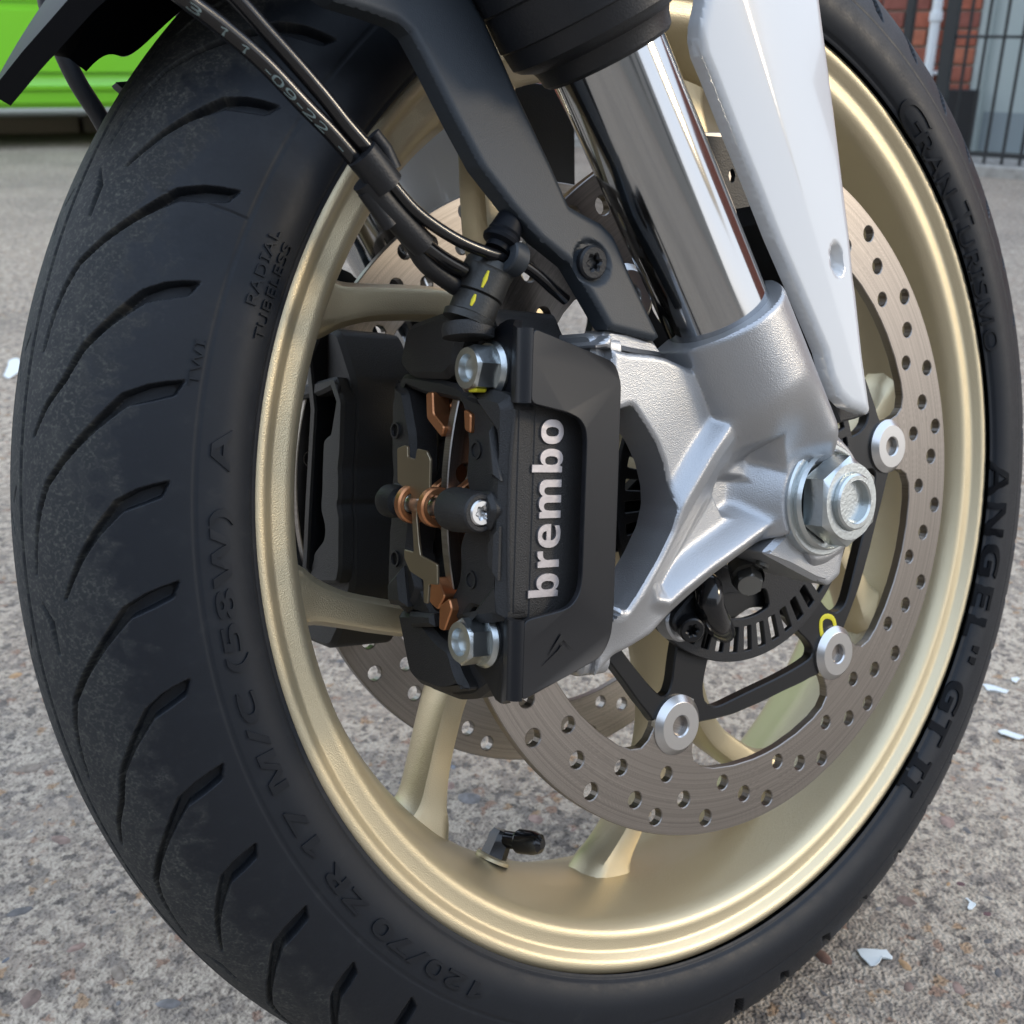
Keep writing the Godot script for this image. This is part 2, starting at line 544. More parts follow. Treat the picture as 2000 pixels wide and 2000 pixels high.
	for i in G * G:
		var b: Array = lut[g1[i]]
		var q3 := g3[i] / 255.0; var q4 := g4[i] / 255.0; var q2 := g2[i] / 255.0
		var big := g5[i] / 255.0
		var cream := smoothstep(0.47, 0.70, q2 * 0.62 + q4 * 0.38 + (big - 0.5) * 0.25)
		var f := 0.70 + 0.6 * q3
		var dk := 1.0 - 0.45 * smoothstep(0.46, 0.30, q4 * 0.6 + q3 * 0.4)
		var st := 0.85 * smoothstep(0.62, 0.45, q2)     # stones show in some places, cement skin covers them in others
		var col := Color(lerpf(lerpf(0.335, b[0] * 1.35, st) * dk, 0.60, cream * 0.62) * f, lerpf(lerpf(0.270, b[1] * 1.20, st) * dk, 0.505, cream * 0.62) * f, lerpf(lerpf(0.208, b[2] * 1.06, st) * dk, 0.395, cream * 0.62) * f).linear_to_srgb()
		ga[3 * i] = int(clampf(col.r, 0, 1) * 255.0); ga[3 * i + 1] = int(clampf(col.g, 0, 1) * 255.0); ga[3 * i + 2] = int(clampf(col.b, 0, 1) * 255.0)
	mt.concrete.albedo_texture = tex(Image.create_from_data(G, G, false, Image.FORMAT_RGB8, ga))
	var gb := Image.create_from_data(G, G, false, Image.FORMAT_L8, g3)
	gb.convert(Image.FORMAT_RGBA8); gb.bump_map_to_normal_map(5.0)
	mt.concrete.normal_enabled = true; mt.concrete.normal_texture = tex(gb); mt.concrete.normal_scale = 0.6
	mt.concrete.uv1_triplanar = true; mt.concrete.uv1_world_triplanar = true; mt.concrete.uv1_scale = Vector3.ONE * 1.45
	mt.concrete.detail_enabled = true
	mt.concrete.detail_blend_mode = BaseMaterial3D.BLEND_MODE_MUL
	mt.concrete.detail_uv_layer = BaseMaterial3D.DETAIL_UV_2
	mt.concrete.uv2_triplanar = true; mt.concrete.uv2_world_triplanar = true; mt.concrete.uv2_scale = Vector3.ONE * 0.27
	mt.concrete.detail_albedo = noise_tex(512, 0.012, 44, 5, [[0.0, 0.70, 0.70, 0.70], [0.5, 0.90, 0.89, 0.88], [1.0, 1.0, 0.99, 0.97]])
	mt.step = mat(0.9, 0.0, 1, 1, 1)
	mt.step.albedo_texture = noise_tex(512, 0.03, 45, 5, [[0.0, 0.20, 0.185, 0.165], [0.5, 0.31, 0.29, 0.26], [1.0, 0.40, 0.38, 0.34]])
	mt.step.uv1_triplanar = true; mt.step.uv1_world_triplanar = true; mt.step.uv1_scale = Vector3.ONE * 1.3
	mt.mortar = mat(0.95, 0.0, 0.42, 0.37, 0.32)
	mt.brick = []
	for q in [[0.36, 0.105, 0.060], [0.30, 0.095, 0.060], [0.41, 0.135, 0.075], [0.26, 0.085, 0.060]]:
		var m := mat(0.9, 0.0, 1, 1, 1)
		m.albedo_texture = noise_tex(128, 0.04, 50 + mt.brick.size(), 4, [[0.0, q[0] * 0.75, q[1] * 0.75, q[2] * 0.75], [1.0, q[0] * 1.2, q[1] * 1.25, q[2] * 1.3]])
		m.uv1_triplanar = true; m.uv1_world_triplanar = true; m.uv1_scale = Vector3.ONE * 3.0
		mt.brick.append(m)
	mt.door = mat(0.55, 0.0, 0.40, 0.45, 0.43)
	mt.kick = mat(0.5, 0.0, 0.24, 0.28, 0.29)
	mt.iron = mat(0.5, 0.0, 0.014, 0.016, 0.017)
	mt.pvc = mat(0.4, 0.0, 0.74, 0.77, 0.78)
	mt.green = mat(0.30, 0.0, 0.20, 0.60, 0.018); mt.green.clearcoat_enabled = true; mt.green.clearcoat = 0.6; mt.green.clearcoat_roughness = 0.1
	mt.glass_dark = mat(0.08, 0.0, 0.02, 0.025, 0.028)
	mt.kerb = [mat(0.9, 0.0, 0.34, 0.28, 0.21), mat(0.9, 0.0, 0.28, 0.24, 0.19), mat(0.9, 0.0, 0.38, 0.32, 0.25)]
	mt.flake = mat(0.7, 0.0, 0.66, 0.68, 0.66)
	mt.pebble = []
	for q in [[0.15, 0.080, 0.055], [0.36, 0.22, 0.11], [0.12, 0.060, 0.058], [0.20, 0.135, 0.105], [0.25, 0.165, 0.13], [0.12, 0.108, 0.10], [0.21, 0.165, 0.125], [0.16, 0.145, 0.135], [0.14, 0.145, 0.16]]:
		var m := mat(0.8, 0.0, 1, 1, 1)
		m.albedo_texture = noise_tex(64, 0.06, 60 + mt.pebble.size(), 3, [[0.0, q[0] * 0.55, q[1] * 0.55, q[2] * 0.55], [0.5, q[0], q[1], q[2]], [1.0, q[0] * 1.5, q[1] * 1.55, q[2] * 1.6]])
		m.uv1_triplanar = true; m.uv1_world_triplanar = true; m.uv1_scale = Vector3.ONE * 28.0
		mt.pebble.append(m)

func make_setting():
	var g := PlaneMesh.new(); g.size = Vector2(160, 160)
	var o := struct("ground", g, mt.concrete)
	o.set_surface_override_material(0, mt.concrete)

# ---- tyre
func tyre_point(a: float, phi: float, d: float) -> Vector3:   # degrees, degrees, height over the skin
	var p := deg_to_rad(phi)
	var r := TYR
	var ap := absf(phi)
	if ap > 84.0:
		var k := clampf((ap - 84.0) / 18.0, 0, 1)
		r -= 0.0062 * k * k
	r += d
	return pol(a, TY0 + r * cos(p), r * sin(p))

func make_tyre():
	var TA := 600; var TP := 200          # one tile: 30 degrees round, 0..80 degrees across
	var hmap := PackedFloat32Array(); hmap.resize(TA * TP)
	var mm_phi := deg_to_rad(1.0) * TYR * 1000.0
	var long := [[0.15, 70.0, 0.5], [0.85, 66.2, 2.5], [1.35, 60, 2.7], [2.05, 52.5, 2.2], [4.2, 42.5, 1.45], [6.4, 32.5, 1.2], [8.3, 24.5, 1.15], [10.0, 20.8, 1.0], [11.8, 18.4, 0.8], [14.4, 16.5, 0.6]]
	var straight := [[0.25, 68.0, 0.5], [0.95, 64.2, 2.5], [1.45, 59, 2.7], [2.2, 52.5, 2.2], [4.4, 43, 1.45], [6.4, 35, 1.2], [8.7, 29.3, 1.15], [10.6, 22, 0.95], [12.6, 16.6, 0.6]]
	var short := [[0.15, 68.2, 0.5], [0.85, 64.4, 2.5], [1.3, 59, 2.7], [1.95, 52.5, 2.2], [4.0, 44, 1.45], [5.7, 38, 1.1], [8.5, 30, 0.6]]
	var dash := [[8.9, 17.7, 0.4], [10.3, 21.8, 1.3], [12.4, 22.3, 0.6]]
	var cuts := [[0.0, short], [0.0, dash], [7.5, long], [15.0, straight], [22.5, long]]
	for c in cuts:
		for i in c[1].size() - 1:
			var A: Array = c[1][i]; var B: Array = c[1][i + 1]
			var pm: float = (A[1] + B[1]) * 0.5
			var mm_a := deg_to_rad(1.0) * (TY0 + TYR * cos(deg_to_rad(pm))) * 1000.0
			var p := Vector2((A[0] + c[0]) * mm_a, A[1] * mm_phi)
			var q := Vector2((B[0] + c[0]) * mm_a, B[1] * mm_phi)
			var i0 := floori((A[0] + c[0] - 1.2) / 30.0 * TA); var i1 := ceili((B[0] + c[0] + 1.2) / 30.0 * TA)
			var k0 := maxi(0, floori((minf(A[1], B[1]) - 5.0) / 80.0 * TP)); var k1 := mini(TP - 1, ceili((maxf(A[1], B[1]) + 5.0) / 80.0 * TP))
			var l2 := (q - p).length_squared()
			for ii in range(i0, i1 + 1):
				for kk in range(k0, k1 + 1):
					var w := Vector2(ii * 30.0 / TA * mm_a, kk * 80.0 / TP * mm_phi)
					var t := clampf((w - p).dot(q - p) / l2, 0, 1)
					var d := w.distance_to(p.lerp(q, t)) - lerpf(A[2], B[2], t)
					if d > 0.35: continue
					var hw := lerpf(A[2], B[2], t)
					var dep := minf(4.6, hw * 2.6) * (1.0 - smoothstep(-0.50, 0.10, d))
					var at := posmod(ii, TA) * TP + kk
					hmap[at] = maxf(hmap[at], dep)
	var depth := func(a: float, phi: float) -> float:
		var s := 0.0
		var ap := absf(phi)
		if phi < 0.0: a += 15.0 + 3.7
		if ap < 79.0:
			var x := fposmod(a - 137.0, 30.0) / 30.0 * TA
			var y := ap / 80.0 * TP
			var xi := int(x); var yi := int(y)
			var fx := x - xi; var fy := y - yi
			var x1 := (xi + 1) % TA
			s = lerpf(lerpf(hmap[xi * TP + yi], hmap[xi * TP + yi + 1], fy), lerpf(hmap[x1 * TP + yi], hmap[x1 * TP + yi + 1], fy), fx)
		s = maxf(s, 1.8 * (1.0 - smoothstep(0.55, 1.0, absf(ap - 8.2))))
		if phi > 47.0 and phi < 76.0: s = maxf(s, 0.35 * (1.0 - smoothstep(0.05, 0.16, absf(a - 146.6 + (phi - 52.0) * 0.012))))
		if ap < 4.0: s = maxf(s, 0.8 * (1.0 - smoothstep(0.10, 0.22, absf(fposmod(a - 137.0 + 1.2 * ap / 4.0, 10.4) - 1.0))))
		s = maxf(s, 0.5 * (1.0 - smoothstep(0.2, 0.8, absf(ap - 76.3))))      # edge line between tread and side wall
		s = maxf(s, 0.7 * (1.0 - smoothstep(0.3, 1.2, absf(ap - 98.2))))      # line by the rim
		return s
	# grid
	var As := PackedFloat32Array()
	var a := 0.0
	while a < 359.999:
		As.append(a)
		a += 0.1 if a >= 128.0 and a < 226.0 else 0.25
	var Ps := PackedFloat32Array()
	var f := -101.0
	while f < 101.01:
		Ps.append(f)
		f += 3.0 if f < -13.0 else (0.60 if f < 72.0 else 0.8)
	var na := As.size(); var np := Ps.size()
	var P := PackedVector3Array(); P.resize((na + 1) * np)
	var T := PackedVector2Array(); T.resize((na + 1) * np)
	for i in na + 1:
		var aa: float = As[i % na] + (360.0 if i == na else 0.0)
		var ar := deg_to_rad(aa)
		var sa := sin(ar); var ca := -cos(ar)
		for k in np:
			var ph := Ps[k]
			var r: float = TYR - depth.call(aa, ph) * 0.001
			var ap := absf(ph)
			if ap > 84.0:
				var kk := (ap - 84.0) / 18.0
				r -= 0.0062 * kk * kk
			var pr := deg_to_rad(ph)
			var R: float = TY0 + r * cos(pr)
			P[i * np + k] = Vector3(r * sin(pr), R * sa, R * ca)
			T[i * np + k] = Vector2(aa / 360.0 * 5.0, (ph + 105.0) / 210.0)
	var N := PackedVector3Array(); N.resize(P.size())
	var I := PackedInt32Array(); I.resize(na * (np - 1) * 6)
	var w := 0
	for i in na + 1:
		var ip := i + 1 if i < na else 1
		var im := i - 1 if i > 0 else na - 1
		for k in np:
			var kp := mini(k + 1, np - 1); var km := maxi(k - 1, 0)
			N[i * np + k] = (P[i * np + kp] - P[i * np + km]).cross(P[ip * np + k] - P[im * np + k]).normalized()
			if i < na and k < np - 1:
				var b := i * np + k
				I[w] = b; I[w + 1] = b + np; I[w + 2] = b + 1
				I[w + 3] = b + 1; I[w + 4] = b + np; I[w + 5] = b + np + 1
				w += 6
	if N[int(np * 0.5)].dot(P[int(np * 0.5)]) < 0:
		for i in N.size(): N[i] = -N[i]
	# is the winding clockwise seen from outside?
	var c0 := P[I[0]]; var g := (P[I[2]] - c0).cross(P[I[1]] - c0)
	if g.dot(N[I[0]]) < 0:
		for k in I.size() / 3:
			var q := I[3 * k + 1]; I[3 * k + 1] = I[3 * k + 2]; I[3 * k + 2] = q
	var tyre := part("front_tyre", arr_mesh(P, N, T, I), mt.rubber, bike, "black road tyre with angled tread grooves and scuffed centre")
	# raised lettering on the side wall
	var put := func(text: String, a0: float, a1: float, phi_base: float, hgt: float, bold: int, m: Material):
		var fm := func(x, y, z):
			return tyre_point(a0 - x, phi_base - rad_to_deg(y / TYR), z + 0.0003)
		part("sidewall_lettering", bent_letters(text, hgt, 0.0011, fm, bold, a0 - a1), m, tyre)
	put.call("120/70 ZR 17 M/C (58W)  A", 226.5, 162.8, 89.0, 0.0082, 600, mt.rubber_raised)
	put.call("G", 47.0, 40.8, 100.5, 0.0128, 400, mt.rubber_raised)
	put.call("RAN", 41.2, 31.5, 100.0, 0.0082, 400, mt.rubber_raised)
	put.call("T", 29.5, 26.0, 100.5, 0.0125, 400, mt.rubber_raised)
	put.call("URISMO", 26.3, 8.0, 100.0, 0.0078, 400, mt.rubber_raised)
	put.call("ANGEL\" GT II", 352.0, 301.0, 100.5, 0.0118, 900, mt.rubber_dark)
	put.call("TUBELESS", 155.0, 146.5, 93.5, 0.0038, 400, mt.rubber_raised)
	put.call("RADIAL", 152.5, 146.0, 87.5, 0.0038, 400, mt.rubber_raised)
	put.call("TWI", 159.8, 156.3, 74.8, 0.0034, 400, mt.rubber_raised)

# ---- rim
func make_rim():
	var s := Soup.new()
	var half := [[0.0440, 0.2305], [0.0490, 0.2312], [0.0507, 0.2295], [0.0512, 0.2268], [0.0500, 0.2242], [0.0474, 0.2226], [0.0464, 0.2205], [0.0466, 0.2165], [0.0462, 0.2140], [0.0448, 0.2122], [0.0420, 0.2100], [0.0385, 0.2082], [0.0300, 0.2056], [0.0200, 0.2022], [0.0120, 0.2000], [0.0, 0.1992]]
	var prof := []
	for q in half: prof.append(Vector2(q[0], q[1]))
	for i in range(half.size() - 2, -1, -1): prof.append(Vector2(-half[i][0], half[i][1]))
	lathe(s, prof, Vector3.ZERO, Vector3(1, 0, 0), 180)
	var rim := part("wheel_rim", finish(s, 40.0), mt.gold, bike, "satin gold cast wheel rim")
	for k in 5:
		var m := Soup.new()
		var ac := 128.0 + 72.0 * k
		for sg in [-1.0, 1.0]:
			var cl := []
			for q in [[0.2025, 18.4, 0.0200, 0.0125], [0.1975, 18.0, 0.0145, 0.0118], [0.190, 17.0, 0.0098, 0.0110], [0.178, 14.6, 0.0078, 0.0108], [0.163, 11.4, 0.0074, 0.0110], [0.146, 7.6, 0.0074, 0.0116], [0.124, 4.6, 0.0078, 0.0130], [0.098, 3.0, 0.0082, 0.0165], [0.070, 2.6, 0.0085, 0.020], [0.044, 2.4, 0.0085, 0.024]]:
				cl.append([pol(ac + sg * q[1], q[0], 0), q[2], q[3]])
			var rings := []
			for i in cl.size():
				var d: Vector3 = (cl[mini(i + 1, cl.size() - 1)][0] - cl[maxi(i - 1, 0)][0]).normalized()
				if i == 0: d = -pol(ac + sg * 18.6, 1.0, 0)
				var across := d.cross(Vector3(1, 0, 0)).normalized()
				var ring := []
				for q in [[1.0, 0.45], [0.72, 0.92], [0.42, 1.0], [-0.42, 1.0], [-0.72, 0.92], [-1.0, 0.45], [-1.0, -0.45], [-0.72, -0.92], [-0.42, -1.0], [0.42, -1.0], [0.72, -0.92], [1.0, -0.45]]:
					ring.append(cl[i][0] + across * (q[0] * cl[i][1]) + Vector3(q[1] * cl[i][2], 0, 0))
				rings.append(ring)
			var sm := []
			for i in rings.size() - 1:
				for t in 4:
					var ring := []
					for j in 12:
						ring.append(rings[i][j].cubic_interpolate(rings[i + 1][j], rings[maxi(i - 1, 0)][j], rings[mini(i + 2, rings.size() - 1)][j], t / 4.0))
					sm.append(ring)
			sm.append(rings[-1])
			loft(m, sm, false)
		var me := finish(m, 42.0)
		part("spoke", me, mt.gold, rim)
	var hb := Soup.new()
	lathe(hb, V2([-0.062, 0.018, -0.062, 0.036, -0.055, 0.042, -0.030, 0.046, 0.030, 0.046, 0.055, 0.042, 0.062, 0.036, 0.062, 0.018]), Vector3.ZERO, Vector3(1, 0, 0), 64)
	part("hub", finish(hb, 35.0), mt.gold, rim)
	# valve, an angled stem on the barrel
	var va := 231.5
	var base := pol(va, 0.1993, 0.006)
	var inw := -pol(va, 1.0, 0)
	var vs := Soup.new()
	lathe(vs, V2([0.0, 0.0085, 0.0015, 0.0085, 0.0025, 0.0075, 0.0025, 0.006]), base, inw, 24)
	part("valve_washer", finish(vs), mt.gold, rim)
	vs = Soup.new()
	lathe(vs, V2([0.0015, 0.0, 0.0015, 0.0066, 0.008, 0.0060, 0.0115, 0.0062, 0.0145, 0.0050, 0.0155, 0.0]), base, inw, 6)
	var el := base + inw * 0.0108
	rod(vs, el, el + Vector3(0.016, 0.001, -0.006).normalized() * 0.014, 0.0042, 0.0040, 16, 0.0005)
	part("valve_stem", finish(vs, 30.0), mt.gloss_black, rim)
	vs = Soup.new()
	var cd := Vector3(0.016, 0.001, -0.006).normalized()
	lathe(vs, V2([0.0, 0.0, 0.0, 0.0052, 0.001, 0.0057, 0.009, 0.0055, 0.0125, 0.0044, 0.014, 0.0022, 0.014, 0.0]), el + cd * 0.010, cd, 20)
	part("valve_cap", finish(vs, 30.0), mt.gloss_black, rim)

# ---- brake discs
func make_discs():
	var inner := PackedVector2Array()
	for k in 6:
		var c := -60.0 * k
		for q in [[6.8, 112.0], [6.6, 116.0], [6.9, 121.0], [8.0, 125.5], [10.5, 128.2], [14.0, 129.2], [20.0, 129.6], [26.0, 129.8], [30.0, 129.8], [34.0, 129.8], [40.0, 129.6], [46.0, 129.2], [49.5, 128.2], [52.0, 125.5], [53.1, 121.0], [53.4, 116.0], [53.2, 112.0], [56.5, 106.5], [60.0, 104.5], [63.5, 106.5]]:
			var v := pol(c - q[0], q[1] * 0.001, 0)
			inner.append(Vector2(v.z, v.y))
	var outer := circle(Vector2.ZERO, 0.160, 300)
	var holes := [inner]
	for k in 6:
		for q in [[1, 133], [1, 152.5], [7, 143.3], [13.2, 152.4], [17, 136.8], [23, 145.2], [29, 152.4], [33, 137], [39, 145.2], [45, 152.4], [49, 137], [55.1, 147.4]]:
			var v := pol(60.0 * k + q[0], q[1] * 0.001, 0)
			holes.append(circle(Vector2(v.z, v.y), 0.0036 if q[1] < 140 else 0.0039, 14))
	var s := Soup.new()
	plate(s, outer, holes, wheel_xf, 0.0645, 0.0693, 0.0004)
	var uvf := func(p: Vector3): return Vector2(p.z / 0.33 + 0.5, p.y / 0.33 + 0.5)
	var rotor := finish(s, 25.0, uvf)
	# carrier
	var out := PackedVector2Array()
	for k in 6:
		var c := -60.0 * k
		for q in [[8.0, 107.5], [5.0, 111.0], [4.0, 114.0], [0, 115.5], [-4.0, 114.0], [-7.4, 112.3], [-9.5, 110.4], [-13.5, 108.4], [-20.0, 105.4], [-29.0, 104.2], [-40.0, 105.2], [-48.0, 106.6]]:
			var v := pol(c + q[0], q[1] * 0.001, 0)
			out.append(Vector2(v.z, v.y))
	out = rounded(out, 0.003, 2)
	var ch := []
	for k in 6:
		var c := -60.0 * k
		var w := PackedVector2Array()
		for q in [[7.2, 77.0], [6.9, 84.0], [6.9, 91.0], [8.6, 98.0], [12.0, 100.6], [15.0, 100.0], [22.0, 97.2], [30.0, 96.0], [37.0, 96.6], [44.0, 98.2], [49.0, 100.0], [53.0, 101.2], [54.6, 98.5], [54.4, 93.0], [52.8, 86.0], [51.2, 79.0], [50.0, 73.0], [40.0, 60.0], [30.0, 56.0], [18.0, 60.0], [9.0, 70.0]]:
			var v := pol(c + q[0], q[1] * 0.001, 0)
			w.append(Vector2(v.z, v.y))
		ch.append(rounded(w, 0.003, 2))
	ch.append(circle(Vector2.ZERO, 0.034, 48))
	var cs := Soup.new()
	plate(cs, dense(out, 0.004), ch, wheel_xf, 0.0625, 0.0685, 0.0006)
	var carrier := finish(cs, 25.0)
	var bs := Soup.new()
	lathe(bs, V2([-0.002, 0.0138, 0.0004, 0.0138, 0.0028, 0.0112, 0.0030, 0.0108, 0.0030, 0.0052, 0.0024, 0.0046, -0.002, 0.0042]), Vector3.ZERO, Vector3(1, 0, 0), 40)
	var bob := finish(bs, 22.0)
	for side in [1, -1]:
		var d := part("brake_disc", rotor if side > 0 else mirrored(rotor), mt.steel, bike, "drilled steel brake disc on the near side" if side > 0 else "drilled steel brake disc on the far side")
		part("disc_carrier", carrier if side > 0 else mirrored(carrier), mt.black_ano, d)
		for k in 6:
			var b := part("bobbin", bob if side > 0 else mirrored(bob), mt.alu, d)
			b.position = pol(-60.0 * k, 0.1104, side * 0.0693)
	# wheel speed ring
	var sl := []
	for k in 48:
		var a := 7.5 * k
		var w := PackedVector2Array()
		for q in [[-1.95, 62.5], [-1.85, 74.2], [1.85, 74.2], [1.95, 62.5]]:
			var v := pol(a + q[0], q[1] * 0.001, 0)
			w.append(Vector2(v.z, v.y))
		sl.append(rounded(w, 0.0007, 2))
	for k in 6:
		var a := 60.0 * k + 20.0
		var w := PackedVector2Array()
		for q in [[-18, 48.0], [-18, 57.5], [-9, 58.5], [0, 58.8], [9, 58.5], [18, 57.5], [18, 48.0], [0, 46.0]]:
			var v := pol(a + q[0], q[1] * 0.001, 0)
			w.append(Vector2(v.z, v.y))
		sl.append(rounded(w, 0.003, 3))
	sl.append(circle(Vector2.ZERO, 0.036, 40))
	var ts := Soup.new()
	plate(ts, circle(Vector2.ZERO, 0.0785, 160), sl, wheel_xf, 0.0705, 0.0735, 0.0004)
	part("speed_sensor_ring", finish(ts, 25.0), mt.black_paint, bike, "black slotted wheel speed ring")
	# hand-painted mark and direction arrow on the near carrier
	var mk := Soup.new()
	var arc := []
	for q in [[1608, 1252], [1604, 1232], [1604, 1213], [1612, 1204], [1624, 1206], [1630, 1217], [1630, 1234], [1624, 1240], [1616, 1236]]: arc.append(U(q[0], q[1], 0.0687))
	var sm := catmull(arc, 4)
	var rings := []
	for i in sm.size():
		var d: Vector3 = (sm[mini(i + 1, sm.size() - 1)] - sm[maxi(i - 1, 0)]).normalized()
		var ac := d.cross(Vector3(1, 0, 0)).normalized() * 0.0013
		rings.append([sm[i] - ac, sm[i] - ac * 0.6 + Vector3(0.0003, 0, 0), sm[i] + ac * 0.6 + Vector3(0.0003, 0, 0), sm[i] + ac])
	loft(mk, rings)
	part("paint_mark", finish(mk, 60.0), mt.yellow, bike, "yellow hand-painted letter C")
	mk = Soup.new()
	plate(mk, px(Vector2(1180, 1200), 0.15528, [[930, 1035], [1020, 1015], [1015, 1040], [1125, 1065], [1120, 1090], [1010, 1062], [1005, 1085]], 0.0687), [], wheel_xf, 0.0686, 0.0689)
	part("direction_arrow", finish(mk), mt.alu, bike)

func relief(outline: PackedVector2Array, H: Callable, back: Callable, cell: float, soft: float, keep_back := true) -> ArrayMesh:
	# a solid in the wheel frame: outline in (z, y), front surface x = H(z, y), walls down to x = back(z, y)
	var P := ccw(outline)
	var lo := P[0]; var hi := P[0]
	for q in P: lo = lo.min(q); hi = hi.max(q)
	lo -= Vector2.ONE * cell * 2.0; hi += Vector2.ONE * cell * 2.0
	var nx := ceili((hi.x - lo.x) / cell) + 1; var ny := ceili((hi.y - lo.y) / cell) + 1
	var band := maxf(soft, cell) * 1.6
	var D := PackedFloat32Array(); D.resize(nx * ny); D.fill(band)
	for i in P.size():
		var a := P[i]; var b := P[(i + 1) % P.size()]
		var l2 := maxf((b - a).length_squared(), 1e-12)
		var i0 := maxi(0, floori((minf(a.x, b.x) - band - lo.x) / cell)); var i1 := mini(nx - 1, ceili((maxf(a.x, b.x) + band - lo.x) / cell))
		var k0 := maxi(0, floori((minf(a.y, b.y) - band - lo.y) / cell)); var k1 := mini(ny - 1, ceili((maxf(a.y, b.y) + band - lo.y) / cell))
		for ii in range(i0, i1 + 1):
			for kk in range(k0, k1 + 1):
				var w := lo + Vector2(ii, kk) * cell
				var t := clampf((w - a).dot(b - a) / l2, 0, 1)
				var d := w.distance_to(a.lerp(b, t))
				if d < D[kk * nx + ii]: D[kk * nx + ii] = d
	for kk in ny:
		for ii in nx:
			if Geometry2D.is_point_in_polygon(lo + Vector2(ii, kk) * cell, P): D[kk * nx + ii] = -D[kk * nx + ii]
	var pos := PackedVector2Array(); pos.resize(nx * ny)
	for kk in ny:
		for ii in nx:
			var id := kk * nx + ii
			pos[id] = lo + Vector2(ii, kk) * cell
			if absf(D[id]) < 0.3 * cell and ii > 0 and kk > 0 and ii < nx - 1 and kk < ny - 1:
				var gr := Vector2(D[id + 1] - D[id - 1], D[id + nx] - D[id - nx])
				if gr.length() > 0.5 * cell:
					pos[id] -= gr.normalized() * D[id]
					D[id] = 0.0
	var X := PackedFloat32Array(); X.resize(nx * ny)
	for kk in ny:
		for ii in nx:
			if D[kk * nx + ii] < band * 0.99:
				X[kk * nx + ii] = H.call(pos[kk * nx + ii].x, pos[kk * nx + ii].y)
	var s := Soup.new()
	var at := func(w: Vector2, x: float, d: float) -> Vector3:
		var e := clampf(1.0 + d / soft, 0, 1)
		return Vector3(x - soft * 0.55 * e * e, w.y, w.x)
	for kk in ny - 1:
		for ii in nx - 1:
			var id := [kk * nx + ii, kk * nx + ii + 1, (kk + 1) * nx + ii + 1, (kk + 1) * nx + ii]
			if D[id[0]] > 0 and D[id[1]] > 0 and D[id[2]] > 0 and D[id[3]] > 0: continue
			var poly := []; var edge := []
			for j in 4:
				var m := (j + 1) % 4
				var da := D[id[j]]; var db := D[id[m]]
				var wa := pos[id[j]]; var wb := pos[id[m]]
				if da <= 0: poly.append(at.call(wa, X[id[j]], da)); edge.append(da == 0.0)
				if (da < 0 and db > 0) or (da > 0 and db < 0):
					var t := da / (da - db)
					poly.append(at.call(wa.lerp(wb, t), lerpf(X[id[j]], X[id[m]], t), 0.0))
					edge.append(true)
			if poly.is_empty(): continue
			var c: Vector3 = poly[0]
			# seen from +x, (z, y) counter-clockwise runs clockwise
			for j in range(1, poly.size() - 1): s.tri(c, poly[j + 1], poly[j])
			if poly.size() < 3: continue
			for j in poly.size():
				if edge[j] and edge[(j + 1) % poly.size()]:
					var A: Vector3 = poly[j]; var B: Vector3 = poly[(j + 1) % poly.size()]
					var A2 := Vector3(back.call(A.z, A.y), A.y, A.z); var B2 := Vector3(back.call(B.z, B.y), B.y, B.z)
					s.quad(A, B, B2, A2)
	if keep_back:
		var tr := Geometry2D.triangulate_polygon(P)
		for k in tr.size() / 3:
			var q := [P[tr[3 * k]], P[tr[3 * k + 1]], P[tr[3 * k + 2]]]
			if (q[1] - q[0]).cross(q[2] - q[0]) < 0: q.reverse()
			for e in 3: q[e] = Vector3(back.call(q[e].x, q[e].y), q[e].y, q[e].x)
			s.tri(q[0], q[1], q[2])
	return finish(s, 50.0)

func smax(a: float, b: float, k: float) -> float:
	var h := clampf(0.5 + 0.5 * (a - b) / k, 0, 1)
	return lerpf(b, a, h) + k * h * (1.0 - h)

func seg_d(p: Vector2, L: PackedVector2Array) -> Vector2:   # (distance, side: + to the left of the line)
	var best := 1e9; var side := 0.0
	for i in L.size() - 1:
		var a := L[i]; var b := L[i + 1]
		var t := clampf((p - a).dot(b - a) / (b - a).length_squared(), 0, 1)
		var d := p.distance_to(a.lerp(b, t))
		if d < best:
			best = d; side = signf((b - a).cross(p - a))
	return Vector2(best, side)

func two(called: String, me: ArrayMesh, m: Material, parents: Array, label := "", far := "") -> Array:   # the right one and its mirror on the left
	return [part(called, me, m, parents[0], label), part(called, mirrored(me), m, parents[1], far)]

const FK := Vector3(0.107, 0.0796, 0.0403)
const FD := Vector3(0, 0.9173, 0.3982)

